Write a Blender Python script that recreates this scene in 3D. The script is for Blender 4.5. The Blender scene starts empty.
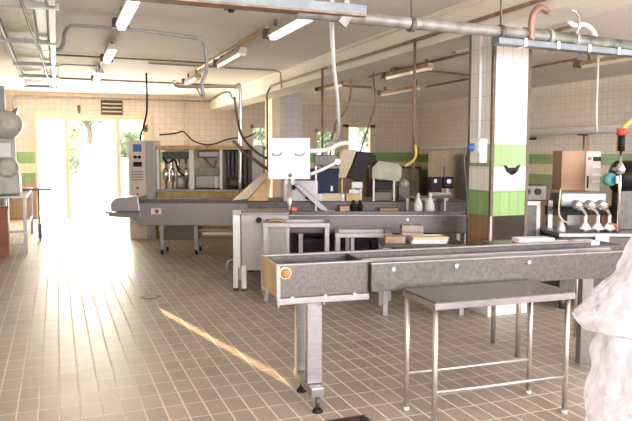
import bpy, bmesh, math, random
from mathutils import Vector, Matrix, noise
R = math.radians
PI = math.pi
random.seed(7)
scene = bpy.context.scene
C = scene.collection

# ------------------------------------------------------------------ camera, world, lights, exposure
cd = bpy.data.cameras.new('camera'); cam = bpy.data.objects.new('camera', cd); C.objects.link(cam)
cam.location = (0, 0, 1.6)
cam.rotation_euler = (R(90 - 4.81), 0, R(-21.4))
cd.sensor_width = 36; cd.lens = 660 * 36 / 632; cd.clip_start = 0.05; cd.clip_end = 300
scene.camera = cam

world = bpy.data.worlds.new('sky'); scene.world = world; world.use_nodes = True
bgn = world.node_tree.nodes['Background']
bgn.inputs[0].default_value = (0.93, 0.96, 1.0, 1); bgn.inputs[1].default_value = 3.6

def light(name, typ, loc, rot, energy, col, **kw):
    l = bpy.data.lights.new(name, typ); l.energy = energy; l.color = col
    for k, v in kw.items(): setattr(l, k, v)
    o = bpy.data.objects.new(name, l); C.objects.link(o); o.location = loc; o.rotation_euler = rot
    return o
# added fill behind the camera, tilted up to brighten the ceiling
light('front_fill', 'AREA', (3.2, -3.1, 1.95), (R(134), 0, 0), 800, (0.97, 0.96, 1.0), shape='RECTANGLE', size=8.0, size_y=1.7)
# added upward fill at a made-up side window, out of view
light('side_fill', 'AREA', (10.2, 0.6, 1.9), (R(125), 0, R(90)), 260, (0.98, 0.96, 1.0), shape='RECTANGLE', size=5.6, size_y=1.3)
# low daylight through the glazed door at the back
light('door_daylight', 'AREA', (0.85, 18.7, 1.5), (R(-90), 0, 0), 640, (1.0, 0.92, 0.78), shape='RECTANGLE', size=2.6, size_y=2.4)
# spot standing in for low sun, through a slit added in the left wall
sb = light('sun_stand_in', 'SPOT', (-3.10, 26.5, 4.05), (0, 0, 0), 170000, (1.0, 0.66, 0.30), spot_size=R(14), spot_blend=0.2, shadow_soft_size=0.02)
sb.rotation_euler = (Vector((-1.13, 17.0, 2.33)) - sb.location).to_track_quat('-Z', 'Y').to_euler()

scene.view_settings.view_transform = 'Standard'; scene.view_settings.look = 'None'
scene.view_settings.exposure = 0.29; scene.view_settings.gamma = 1.0
scene.view_settings.use_curve_mapping = False

# ------------------------------------------------------------------ materials
M = {}
def nodes(name):
    m = bpy.data.materials.new(name); m.use_nodes = True
    M[name] = m
    nt = m.node_tree
    return m, nt, nt.nodes['Principled BSDF']
def N(nt, t, **kw):
    n = nt.nodes.new(t)
    for k, v in kw.items(): setattr(n, k, v)
    return n
def mat(name, col, rough=0.5, metal=0.0, var=0.08, scale=6.0, stretch=(1, 1, 1), trans=0.0, emit=None, es=0, bump=0.0, alpha=1.0, spec=0.5):
    m, nt, b = nodes(name)
    tc = N(nt, 'ShaderNodeTexCoord'); mp = N(nt, 'ShaderNodeMapping'); mp.inputs['Scale'].default_value = stretch
    nz = N(nt, 'ShaderNodeTexNoise'); nz.inputs['Scale'].default_value = scale; nz.inputs['Detail'].default_value = 4
    nt.links.new(tc.outputs['Object'], mp.inputs[0]); nt.links.new(mp.outputs[0], nz.inputs['Vector'])
    rp = N(nt, 'ShaderNodeValToRGB')
    lo = [max(0, c * (1 - var * 2)) for c in col]; hi = [min(1, c * (1 + var)) for c in col]
    rp.color_ramp.elements[0].position = 0.3; rp.color_ramp.elements[1].position = 0.7
    rp.color_ramp.elements[0].color = (*lo, 1); rp.color_ramp.elements[1].color = (*hi, 1)
    nt.links.new(nz.outputs['Fac'], rp.inputs[0]); nt.links.new(rp.outputs[0], b.inputs['Base Color'])
    mr = N(nt, 'ShaderNodeMapRange'); mr.inputs['To Min'].default_value = max(0.02, rough - 0.07); mr.inputs['To Max'].default_value = min(1, rough + 0.1)
    nt.links.new(nz.outputs['Fac'], mr.inputs['Value']); nt.links.new(mr.outputs[0], b.inputs['Roughness'])
    b.inputs['Metallic'].default_value = metal; b.inputs['Transmission Weight'].default_value = trans
    b.inputs['Alpha'].default_value = alpha; b.inputs['Specular IOR Level'].default_value = spec
    if bump:
        bp = N(nt, 'ShaderNodeBump'); bp.inputs['Strength'].default_value = bump; bp.inputs['Distance'].default_value = 0.02
        nt.links.new(nz.outputs['Fac'], bp.inputs['Height']); nt.links.new(bp.outputs[0], b.inputs['Normal'])
    if emit:
        b.inputs['Emission Color'].default_value = (*emit, 1); b.inputs['Emission Strength'].default_value = es
    return m

mat('steel', (0.35, 0.335, 0.34), 0.36, 0.85, 0.06, 18, (1, 1, 4))
mat('steel_worn', (0.150, 0.136, 0.130), 0.34, 0.82, 0.12, 45)
mat('steel_pale', (0.42, 0.405, 0.41), 0.42, 0.6, 0.05, 12)
mat('steel_dark', (0.11, 0.10, 0.095), 0.4, 0.6, 0.15, 16)
mat('chrome', (0.80, 0.78, 0.75), 0.18, 0.95, 0.05, 5)
mat('tube_steel', (0.66, 0.63, 0.60), 0.30, 0.85, 0.1, 9)
mat('conduit_grey', (0.42, 0.40, 0.38), 0.5, 0.3, 0.12, 8)
mat('conduit_rust', (0.30, 0.19, 0.13), 0.6, 0.3, 0.25, 12)
mat('pipe_grey', (0.33, 0.31, 0.29), 0.5, 0.35, 0.25, 7)
mat('pipe_green', (0.19, 0.21, 0.17), 0.5, 0.35, 0.3, 9)
mat('channel_blue', (0.22, 0.25, 0.27), 0.45, 0.4, 0.12, 6)
mat('copper', (0.40, 0.24, 0.17), 0.4, 0.6, 0.15, 8)
mat('white_plastic', (0.86, 0.86, 0.85), 0.4, 0, 0.03, 4)
mat('white_board', (0.92, 0.92, 0.92), 0.45, 0, 0.02, 4)
mat('black', (0.014, 0.014, 0.014), 0.5, 0, 0.3, 8, spec=0.25)
mat('black_gloss', (0.009, 0.009, 0.009), 0.42, 0, 0.2, 8, spec=0.2)
mat('blue_crate', (0.015, 0.028, 0.08), 0.5, 0, 0.2, 8, spec=0.25)
mat('blue', (0.06, 0.16, 0.42), 0.4, 0, 0.1, 8)
mat('teal', (0.12, 0.45, 0.45), 0.4, 0, 0.1, 8)
mat('red', (0.65, 0.07, 0.04), 0.4, 0, 0.1, 8)
mat('orange', (0.85, 0.20, 0.06), 0.4, 0, 0.1, 8)
mat('yellow', (0.80, 0.55, 0.10), 0.45, 0, 0.1, 8)
mat('cream', (0.80, 0.66, 0.46), 0.5, 0, 0.06, 4)
mat('frame_cream', (0.78, 0.60, 0.40), 0.5, 0, 0.06, 4)
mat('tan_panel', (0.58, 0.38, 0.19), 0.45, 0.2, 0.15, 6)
mat('brown_panel', (0.42, 0.25, 0.15), 0.5, 0.1, 0.1, 5)
mat('control_face', (0.72, 0.64, 0.54), 0.5, 0, 0.05, 5)
mat('cardboard', (0.42, 0.31, 0.22), 0.8, 0, 0.12, 8)
mat('cardboard_grey', (0.36, 0.31, 0.28), 0.8, 0, 0.12, 8)
mat('hopper_green', (0.36, 0.36, 0.27), 0.45, 0.3, 0.15, 6)
mat('beige', (0.68, 0.56, 0.40), 0.5, 0, 0.08, 5)
mat('motor_grey', (0.56, 0.53, 0.47), 0.5, 0.2, 0.15, 6)
mat('red_box', (0.36, 0.13, 0.08), 0.6, 0, 0.15, 6)
mat('grate', (0.10, 0.055, 0.05), 0.5, 0.5, 0.4, 40)
mat('louvre', (0.05, 0.045, 0.04), 0.6, 0, 0.1, 6)
mat('ceiling_paint', (0.92, 0.855, 0.81), 0.85, 0, 0.04, 0.8)
mat('beam_paint', (0.86, 0.81, 0.72), 0.8, 0, 0.04, 1.2)
mat('outdoor_paving', (0.80, 0.80, 0.80), 0.9, 0, 0.06, 1.0)
mat('bark', (0.20, 0.14, 0.09), 0.9, 0, 0.2, 10)
mat('leaf', (0.26, 0.38, 0.18), 0.6, 0, 0.3, 3)
mat('leaf_pale', (0.42, 0.50, 0.32), 0.6, 0, 0.3, 3)
mat('lamp_housing', (0.62, 0.56, 0.48), 0.5, 0.1, 0.12, 5)
mat('lamp_housing_ochre', (0.55, 0.38, 0.21), 0.5, 0.1, 0.15, 5)
mat('bracket_dark', (0.16, 0.12, 0.09), 0.6, 0.3, 0.2, 10)
mat('diffuser_on', (0.9, 0.9, 0.9), 0.4, 0, 0.01, 4, emit=(1, 0.97, 0.93), es=1.3)
mat('diffuser_off', (0.82, 0.72, 0.58), 0.35, 0, 0.05, 4)
mat('tray_sheet', (0.74, 0.68, 0.52), 0.5, 0, 0.2, 5)

def glass(name, col, alpha):
    m, nt, b = nodes(name)
    out = nt.nodes['Material Output']
    tr = N(nt, 'ShaderNodeBsdfTransparent'); tr.inputs[0].default_value = (*col, 1)
    mx = N(nt, 'ShaderNodeMixShader'); mx.inputs[0].default_value = alpha
    b.inputs['Base Color'].default_value = (0.9, 0.9, 0.9, 1); b.inputs['Roughness'].default_value = 0.08
    nt.links.new(tr.outputs[0], mx.inputs[1]); nt.links.new(b.outputs[0], mx.inputs[2]); nt.links.new(mx.outputs[0], out.inputs[0])
glass('pane', (0.97, 0.99, 0.97), 0.06)
def frosted(name, col, a):
    m, nt, b = nodes(name)
    out = nt.nodes['Material Output']
    tl = N(nt, 'ShaderNodeBsdfTranslucent'); tl.inputs[0].default_value = (*col, 1)
    tr = N(nt, 'ShaderNodeBsdfTransparent')
    mx = N(nt, 'ShaderNodeMixShader'); mx.inputs[0].default_value = a
    nt.links.new(tr.outputs[0], mx.inputs[1]); nt.links.new(tl.outputs[0], mx.inputs[2]); nt.links.new(mx.outputs[0], out.inputs[0])
frosted('frosted', (0.95, 0.95, 0.95), 0.6)

def plastic_film(name):
    m, nt, b = nodes(name)
    out = nt.nodes['Material Output']
    b.inputs['Base Color'].default_value = (0.76, 0.755, 0.80, 1); b.inputs['Roughness'].default_value = 0.16; b.inputs['Specular IOR Level'].default_value = 0.8
    tc = N(nt, 'ShaderNodeTexCoord'); mp = N(nt, 'ShaderNodeMapping'); mp.inputs['Scale'].default_value = (1, 1, 0.45); mp.inputs['Rotation'].default_value = (0, 0.5, 0)
    nt.links.new(tc.outputs['Object'], mp.inputs[0])
    nz = N(nt, 'ShaderNodeTexNoise'); nz.inputs['Scale'].default_value = 11; nz.inputs['Detail'].default_value = 5
    vo = N(nt, 'ShaderNodeTexVoronoi'); vo.inputs['Scale'].default_value = 17
    nt.links.new(mp.outputs[0], nz.inputs['Vector']); nt.links.new(mp.outputs[0], vo.inputs['Vector'])
    bp = N(nt, 'ShaderNodeBump'); bp.inputs['Strength'].default_value = 0.35; bp.inputs['Distance'].default_value = 0.02
    nt.links.new(vo.outputs['Distance'], bp.inputs['Height']); nt.links.new(bp.outputs[0], b.inputs['Normal'])
    tl = N(nt, 'ShaderNodeBsdfTranslucent'); tl.inputs[0].default_value = (0.76, 0.755, 0.80, 1)
    tr = N(nt, 'ShaderNodeBsdfTransparent')
    m1 = N(nt, 'ShaderNodeMixShader'); m1.inputs[0].default_value = 0.4
    m2 = N(nt, 'ShaderNodeMixShader')
    mr = N(nt, 'ShaderNodeMapRange'); mr.inputs['From Min'].default_value = 0.32; mr.inputs['From Max'].default_value = 0.68
    mr.inputs['To Min'].default_value = 0.22; mr.inputs['To Max'].default_value = 0.72
    nt.links.new(nz.outputs['Fac'], mr.inputs['Value']); nt.links.new(mr.outputs[0], m2.inputs[0])
    nt.links.new(b.outputs[0], m1.inputs[1]); nt.links.new(tl.outputs[0], m1.inputs[2])
    nt.links.new(tr.outputs[0], m2.inputs[1]); nt.links.new(m1.outputs[0], m2.inputs[2]); nt.links.new(m2.outputs[0], out.inputs[0])
plastic_film('film')

def floor_mat():
    m, nt, b = nodes('floor_tiles')
    tc = N(nt, 'ShaderNodeTexCoord'); mp = N(nt, 'ShaderNodeMapping'); mp.inputs['Location'].default_value = (0.03, 0.02, 0)
    nt.links.new(tc.outputs['Object'], mp.inputs[0])
    br = N(nt, 'ShaderNodeTexBrick', offset=0.0, squash=1.0)
    br.inputs['Scale'].default_value = 1.0; br.inputs['Brick Width'].default_value = 0.124; br.inputs['Row Height'].default_value = 0.232
    br.inputs['Mortar Size'].default_value = 0.0062; br.inputs['Mortar Smooth'].default_value = 0.2; br.inputs['Bias'].default_value = 0.0
    br.inputs['Color1'].default_value = (0.385, 0.325, 0.28, 1); br.inputs['Color2'].default_value = (0.325, 0.27, 0.23, 1)
    br.inputs['Mortar'].default_value = (0.70, 0.63, 0.56, 1)
    nt.links.new(mp.outputs[0], br.inputs['Vector'])
    nz = N(nt, 'ShaderNodeTexNoise'); nz.inputs['Scale'].default_value = 1.7; nz.inputs['Detail'].default_value = 6
    nt.links.new(tc.outputs['Object'], nz.inputs['Vector'])
    rp = N(nt, 'ShaderNodeValToRGB'); rp.color_ramp.elements[0].position = 0.3; rp.color_ramp.elements[1].position = 0.7
    rp.color_ramp.elements[0].color = (0.88, 0.86, 0.85, 1); rp.color_ramp.elements[1].color = (1.08, 1.05, 1.0, 1)
    nt.links.new(nz.outputs['Fac'], rp.inputs[0])
    mx = N(nt, 'ShaderNodeMix', data_type='RGBA', blend_type='MULTIPLY'); mx.inputs[0].default_value = 1
    nt.links.new(br.outputs['Color'], mx.inputs[6]); nt.links.new(rp.outputs[0], mx.inputs[7]); nt.links.new(mx.outputs[2], b.inputs['Base Color'])
    mr = N(nt, 'ShaderNodeMapRange'); mr.inputs['To Min'].default_value = 0.43; mr.inputs['To Max'].default_value = 0.75
    nt.links.new(br.outputs['Fac'], mr.inputs['Value']); nt.links.new(mr.outputs[0], b.inputs['Roughness'])
    bp = N(nt, 'ShaderNodeBump', invert=True); bp.inputs['Strength'].default_value = 0.35; bp.inputs['Distance'].default_value = 0.004
    nt.links.new(br.outputs['Fac'], bp.inputs['Height']); nt.links.new(bp.outputs[0], b.inputs['Normal'])
floor_mat()

def tile_mat(name, axis, tile, bands, w=0.15, h=0.15, mortar=(0.62, 0.58, 0.55), rough=0.35, ms=0.004, zoff=0.0):
    """glazed wall tiles; bands = [(z from which the colour holds, colour)] ; axis 'x' or 'y' = horizontal run of the wall"""
    m, nt, b = nodes(name)
    tc = N(nt, 'ShaderNodeTexCoord'); sp = N(nt, 'ShaderNodeSeparateXYZ'); cb = N(nt, 'ShaderNodeCombineXYZ')
    nt.links.new(tc.outputs['Object'], sp.inputs[0])
    nt.links.new(sp.outputs['X' if axis == 'x' else 'Y'], cb.inputs[0])
    ad = N(nt, 'ShaderNodeMath', operation='ADD'); ad.inputs[1].default_value = zoff
    nt.links.new(sp.outputs['Z'], ad.inputs[0]); nt.links.new(ad.outputs[0], cb.inputs[1])
    br = N(nt, 'ShaderNodeTexBrick', offset=0.0, squash=1.0)
    br.inputs['Scale'].default_value = 1.0; br.inputs['Brick Width'].default_value = w; br.inputs['Row Height'].default_value = h
    br.inputs['Mortar Size'].default_value = ms; br.inputs['Mortar Smooth'].default_value = 0.3
    br.inputs['Color1'].default_value = (1, 1, 1, 1); br.inputs['Color2'].default_value = (0.92, 0.92, 0.92, 1); br.inputs['Mortar'].default_value = (*mortar, 1)
    nt.links.new(cb.outputs[0], br.inputs['Vector'])
    dv = N(nt, 'ShaderNodeMath', operation='DIVIDE'); dv.inputs[1].default_value = 4.0
    nt.links.new(sp.outputs['Z'], dv.inputs[0])
    rp = N(nt, 'ShaderNodeValToRGB'); cr = rp.color_ramp; cr.interpolation = 'CONSTANT'
    while len(cr.elements) < len(bands): cr.elements.new(0.5)
    for e, (z, c) in zip(cr.elements, bands): e.position = z / 4.0; e.color = (*c, 1)
    nt.links.new(dv.outputs[0], rp.inputs[0])
    mx = N(nt, 'ShaderNodeMix', data_type='RGBA', blend_type='MULTIPLY'); mx.inputs[0].default_value = 1
    nt.links.new(br.outputs['Color'], mx.inputs[6]); nt.links.new(rp.outputs[0], mx.inputs[7]); nt.links.new(mx.outputs[2], b.inputs['Base Color'])
    b.inputs['Roughness'].default_value = rough
    bp = N(nt, 'ShaderNodeBump', invert=True); bp.inputs['Strength'].default_value = 0.25; bp.inputs['Distance'].default_value = 0.003
    nt.links.new(br.outputs['Fac'], bp.inputs['Height']); nt.links.new(bp.outputs[0], b.inputs['Normal'])
GREEN = (0.26, 0.42, 0.17); WHT = (0.80, 0.78, 0.75); TAN = (0.68, 0.575, 0.48); CREAMB = (0.80, 0.68, 0.52)
wall_bands = [(0.0, (0.42, 0.30, 0.20)), (0.92, GREEN), (1.15, CREAMB), (1.38, GREEN), (1.62, (0.80, 0.70, 0.62)), (3.0, (0.88, 0.80, 0.70))]  # upper tile tone raised in place of more light in the right bay
tile_mat('wall_tiles_x', 'x', TAN, [(0.0, (0.42, 0.30, 0.20)), (0.92, GREEN), (1.15, CREAMB), (1.38, GREEN), (1.66, TAN), (3.06, CREAMB)], 0.152, 0.152)
tile_mat('wall_tiles_y', 'y', TAN, wall_bands, 0.152, 0.152)
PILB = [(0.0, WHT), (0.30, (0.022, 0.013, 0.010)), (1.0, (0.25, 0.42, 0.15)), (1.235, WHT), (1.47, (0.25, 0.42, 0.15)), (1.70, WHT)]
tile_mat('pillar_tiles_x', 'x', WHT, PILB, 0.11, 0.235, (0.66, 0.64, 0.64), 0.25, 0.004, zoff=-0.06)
tile_mat('pillar_tiles_y', 'y', WHT, [(0.0, WHT), (0.30, (0.30, 0.19, 0.10)), (1.0, (0.25, 0.42, 0.15)), (1.235, WHT), (1.47, (0.25, 0.42, 0.15)), (1.70, WHT)], 0.11, 0.235, (0.66, 0.64, 0.64), 0.25, 0.004, zoff=-0.06)  # base band tan on this side, reflected light put into its colour
tile_mat('pillar_grey', 'x', WHT, [(0.0, (0.55, 0.52, 0.52))], 0.152, 0.152)

# ------------------------------------------------------------------ mesh helpers
class MB:
    def __init__(s): s.b = bmesh.new()
    def box(s, x0, x1, y0, y1, z0, z1, rot=None, about=None):
        vs = [s.b.verts.new(p) for p in ((x0,y0,z0),(x1,y0,z0),(x1,y1,z0),(x0,y1,z0),(x0,y0,z1),(x1,y0,z1),(x1,y1,z1),(x0,y1,z1))]
        for f in ((3,2,1,0),(4,5,6,7),(0,1,5,4),(1,2,6,5),(2,3,7,6),(3,0,4,7)): s.b.faces.new([vs[i] for i in f])
        if rot is not None:
            c = Vector(about) if about is not None else Vector(((x0+x1)/2,(y0+y1)/2,(z0+z1)/2))
            for v in vs: v.co = rot @ (v.co - c) + c
        return s
    def ring(s, c, t, r, seg, ref=None):
        t = Vector(t).normalized()
        a = Vector(ref) if ref else (Vector((0,0,1)) if abs(t.z) < 0.9 else Vector((1,0,0)))
        u = t.cross(a).normalized(); w = u.cross(t)
        return [s.b.verts.new(Vector(c) + (u*math.cos(2*PI*i/seg) + w*math.sin(2*PI*i/seg))*r) for i in range(seg)]
    def loft(s, rings, cap=True, smooth=True):
        n = len(rings[0])
        for a, b in zip(rings, rings[1:]):
            for i in range(n):
                f = s.b.faces.new((a[i], a[(i+1)%n], b[(i+1)%n], b[i])); f.smooth = smooth
        if cap:
            s.b.faces.new(list(reversed(rings[0]))); s.b.faces.new(rings[-1])
        return s
    def cyl(s, p0, p1, r, r2=None, seg=16):
        d = Vector(p1) - Vector(p0)
        return s.loft([s.ring(p0, d, r, seg), s.ring(p1, d, r if r2 is None else r2, seg)])
    def lathe(s, c, axis, prof, seg=20):
        ax = Vector(axis).normalized()
        return s.loft([s.ring(Vector(c) + ax*h, ax, max(r, 0.0005), seg) for r, h in prof])
    def tube(s, pts, r, seg=8, curve=0):
        pts = [Vector(p) for p in pts]
        if curve:                                           # Catmull-Rom smoothing
            P = [pts[0]] + pts + [pts[-1]]; q = []
            for i in range(1, len(P)-2):
                for k in range(curve):
                    t = k/curve; a,b,c,d = P[i-1],P[i],P[i+1],P[i+2]
                    q.append(0.5*((2*b)+(c-a)*t+(2*a-5*b+4*c-d)*t*t+(3*b-a-3*c+d)*t**3))
            pts = q + [pts[-1]]
        rings = []
        u = None
        for i, p in enumerate(pts):
            t = ((pts[min(i+1, len(pts)-1)] - pts[max(i-1, 0)])).normalized()
            if u is None:
                a = Vector((0,0,1)) if abs(t.z) < 0.9 else Vector((1,0,0)); u = t.cross(a).normalized()
            else: u = (u - t*u.dot(t)).normalized()
            w = u.cross(t)
            rings.append([s.b.verts.new(p + (u*math.cos(2*PI*k/seg) + w*math.sin(2*PI*k/seg))*r) for k in range(seg)])
        return s.loft(rings)
    def prism(s, poly, a0, a1, axis='y'):
        f = {'y': lambda p, a: (p[0], a, p[1]), 'x': lambda p, a: (a, p[0], p[1]), 'z': lambda p, a: (p[0], p[1], a)}[axis]
        A = [s.b.verts.new(f(p, a0)) for p in poly]; B = [s.b.verts.new(f(p, a1)) for p in poly]
        n = len(poly)
        s.b.faces.new(A); s.b.faces.new(list(reversed(B)))
        for i in range(n): s.b.faces.new((A[i], B[i], B[(i+1)%n], A[(i+1)%n]))
        return s
    def ball(s, c, r, sc=(1,1,1), seg=14):
        g = bmesh.ops.create_uvsphere(s.b, u_segments=seg, v_segments=max(6, seg//2), radius=r)
        for v in g['verts']: v.co = Vector((v.co.x*sc[0], v.co.y*sc[1], v.co.z*sc[2])) + Vector(c)
        for f in {f for v in g['verts'] for f in v.link_faces}: f.smooth = True
        return s
    def build(s, name, m, parent=None, bevel=0.0, loc=None, rotz=0.0):
        bmesh.ops.recalc_face_normals(s.b, faces=s.b.faces[:])
        me = bpy.data.meshes.new(name); s.b.to_mesh(me); s.b.free()
        me.materials.append(M[m] if isinstance(m, str) else m)
        o = bpy.data.objects.new(name, me); C.objects.link(o)
        if parent: o.parent = parent
        if loc: o.location = loc
        if rotz: o.rotation_euler.z = rotz
        if bevel:
            md = o.modifiers.new('bevel', 'BEVEL'); md.width = bevel; md.segments = 2; md.limit_method = 'ANGLE'; md.angle_limit = R(40)
        return o
def tag(o, label=None, cat=None, group=None, kind=None):
    if label: o['label'] = label
    if cat: o['category'] = cat
    if group: o['group'] = group
    if kind: o['kind'] = kind
    return o
def thing(name, label, cat, loc=(0,0,0), rotz=0.0, group=None, kind=None):
    o = bpy.data.objects.new(name, None); C.objects.link(o); o.empty_display_size = 0.1
    o.location = loc; o.rotation_euler = (0, 0, rotz)
    return tag(o, label, cat, group, kind)
def dup(root, loc, rotz=None, label=None, group=None):
    r = root.copy(); C.objects.link(r); r.location = loc
    if rotz is not None: r.rotation_euler = (0, 0, rotz)
    if label: r['label'] = label
    if group: r['group'] = group
    for ch in list(root.children):
        c = ch.copy(); C.objects.link(c); c.parent = r
        for g in list(ch.children):
            d = g.copy(); C.objects.link(d); d.parent = c
    return r
A0 = R(-21.4)                                             # the filling lines stand turned by this much from the room
def UV(u, v, z=0.0): return (u*math.cos(A0) - v*math.sin(A0), u*math.sin(A0) + v*math.cos(A0), z)
def S(o): o['kind'] = 'structure'; return o

# ------------------------------------------------------------------ the room
XL, XR, YB, YF, H = -1.13, 10.5, 18.0, -3.4, 3.17
S(MB().box(XL-0.2, XR+0.2, YF-0.2, YB+0.2, -0.12, 0).build('floor', 'floor_tiles'))
S(MB().box(XL-0.2, XR+0.2, YF-0.2, YB+0.2, H, H+0.15).build('ceiling', 'ceiling_paint'))
DX0, DX1, DZ = -0.50, 2.30, 2.62
wins = [(5.08, 5.80, 1.45, 2.44), (7.02, 7.70, 1.45, 2.36), (7.92, 8.96, 1.45, 2.50)]
w = MB()
w.box(XL-0.03, DX0, YB, YB+0.2, 0, H); w.box(DX0, DX1, YB, YB+0.2, DZ, H); w.box(DX1, wins[0][0], YB, YB+0.2, 0, H)
w.box(wins[0][1], wins[1][0], YB, YB+0.2, 0, H); w.box(wins[1][1], wins[2][0], YB, YB+0.2, 0, H); w.box(wins[2][1], XR+0.2, YB, YB+0.2, 0, H)
for x0, x1, z0, z1 in wins: w.box(x0, x1, YB, YB+0.2, 0, z0); w.box(x0, x1, YB, YB+0.2, z1, H)
S(w.build('wall_back', 'wall_tiles_x'))
w = MB()
w.box(XR, XR+0.2, YF, -2.3, 0, H); w.box(XR, XR+0.2, 3.5, YB, 0, H); w.box(XR, XR+0.2, -2.3, 3.5, 0, 1.2); w.box(XR, XR+0.2, -2.3, 3.5, 2.65, H)
S(w.build('wall_right', 'wall_tiles_y'))
w = MB()
w.box(XL-0.03, XL, YF, 16.87, 0, H); w.box(XL-0.03, XL, 17.17, YB, 0, H); w.box(XL-0.03, XL, 16.87, 17.17, 0, 2.09); w.box(XL-0.03, XL, 16.87, 17.17, 2.33, H)
S(w.build('wall_left', 'wall_tiles_y'))
w = MB()
w.box(XL-0.2, XR+0.2, YF-0.2, YF, 0, 1.0); w.box(XL-0.2, XR+0.2, YF-0.2, YF, 2.85, H)
w.box(XL-0.2, -0.9, YF-0.2, YF, 1.0, 2.85); w.box(7.4, XR+0.2, YF-0.2, YF, 1.0, 2.85)
S(w.build('wall_front', 'wall_tiles_x'))
S(MB().box(3.95, 4.46, YF, YB, 2.83, H).build('beam', 'beam_paint'))

# the tiled pillar that carries the beam, and the grey one behind it
p = thing('pillar', 'white tiled pillar with green bands and brown base beside the front conveyor', 'pillar', (3.945, 5.38, 0), kind='structure')
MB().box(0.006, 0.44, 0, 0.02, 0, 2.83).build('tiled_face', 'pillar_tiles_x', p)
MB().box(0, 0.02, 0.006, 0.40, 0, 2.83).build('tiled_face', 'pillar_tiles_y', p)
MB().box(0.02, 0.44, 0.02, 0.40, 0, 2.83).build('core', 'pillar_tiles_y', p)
for x, y in ((-0.005, -0.005), (0.411, -0.005), (-0.005, 0.37)):
    MB().box(x, x+0.034, y, y+0.034, 0.3, 2.83).build('corner_guard', 'bracket_dark', p, 0.003)
MB().box(-0.007, 0.016, -0.009, 0.014, 0.3, 1.0).build('corner_guard', 'chrome', p, 0.003)['label'] = 'bright lower steel corner guard'
MB().box(-0.02, 0.46, -0.02, 0.42, 0, 0.13).build('plinth', 'white_plastic', p, 0.008)
p = thing('pillar', 'plain grey tiled pillar under the beam near the back wall', 'pillar', (4.62, 14.0, 0), kind='structure')
MB().box(0, 0.52, 0, 0.45, 0, H).build('shaft', 'pillar_grey', p)
S(MB().box(4.43, 4.62, 13.95, 14.45, 0, 2.9).build('trim_1', 'cream'))

# glazed door in the back wall
d = thing('door_1', None, None, (0, YB, 0), kind='structure')
f = MB(); f.box(DX0, DX0+0.07, -0.05, 0.08, 0, DZ); f.box(2.13, DX1+0.06, -0.05, 0.08, 0, DZ); f.box(DX0, DX1+0.06, -0.06, 0.08, DZ-0.12, DZ)
f.build('door_frame', 'frame_cream', d, 0.006)
MB().box(0.20, 0.30, -0.03, 0.06, 0, DZ-0.12).build('mullion', 'frame_cream', d, 0.005)
MB().box(1.45, 1.56, -0.03, 0.06, 0, DZ-0.12).build('mullion', 'frame_cream', d, 0.005)
MB().box(DX0+0.07, 0.20, 0.0, 0.012, 0.02, DZ-0.12).build('glass_pane', 'frosted', d)['label'] = 'frosted white glass pane'
MB().box(0.30, 1.45, 0.0, 0.012, 0.02, DZ-0.12).build('glass_pane', 'pane', d)
MB().box(1.56, 2.13, 0.0, 0.012, 0.02, DZ-0.12).build('glass_pane', 'pane', d)
MB().tube([(0.33, -0.02, 0.95), (0.33, -0.07, 0.97), (0.33, -0.07, 1.18), (0.33, -0.02, 1.2)], 0.012).build('handle', 'tube_steel', d)
# three small windows in the back wall
for i, (x0, x1, z0, z1) in enumerate(wins):
    wn = thing('window_%d' % (i+1), None, None, (0, YB, 0), kind='structure')
    b = 0.17 if i == 2 else 0.07
    f = MB(); f.box(x0, x0+b, -0.04, 0.1, z0, z1); f.box(x1-b, x1, -0.04, 0.1, z0, z1); f.box(x0, x1, -0.04, 0.1, z1-0.09, z1); f.box(x0, x1, -0.06, 0.1, z0, z0+0.08)
    f.build('window_frame', 'frame_cream', wn, 0.006)
    MB().box(x0+b, x1-b, 0.03, 0.04, z0+0.08, z1-0.09).build('glass_pane', 'pane', wn)
wn = thing('window_4', None, None, (XL, 17.03, 0), kind='structure')  # unseen slit window, added to let the sun streak in
MB().box(-0.02, -0.015, -0.16, 0.14, 2.09, 2.33).build('glass_pane', 'pane', wn)
wn = thing('window_5', None, None, (0, YF, 0), kind='structure')  # unseen window band, added behind the camera for the front fill
f = MB()
for k in range(6): x = -0.9 + k*8.22/5; f.box(x, x+0.08, -0.1, 0.0, 1.0, 2.85)
f.build('window_frame', 'frame_cream', wn)

wn = thing('window_6', None, None, (XR, 0.6, 0), kind='structure')  # unseen side window, added to go with the side fill
for y in (-2.9, -1.0, 0.9, 2.82): MB().box(0.02, 0.12, y, y+0.08, 1.2, 2.65).build('window_frame', 'frame_cream', wn)
# outdoors behind the door
g = MB()
vs = []
for i in range(30):
    y = 18.2 + i*1.4
    z = -0.02 if y < 19.5 else -0.02 + 0.19*(y-19.5)
    vs.append([g.b.verts.new((x, y, z + 0.15*noise.noise(Vector((x*0.2, y*0.2, 0))) * min(1, max(0, (y-21)/4)))) for x in range(-14, 33, 3)])
for a, b in zip(vs, vs[1:]):
    for i in range(len(a)-1): g.b.faces.new((a[i], a[i+1], b[i+1], b[i])).smooth = True
S(g.build('outdoor_ground', 'outdoor_paving'))

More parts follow.
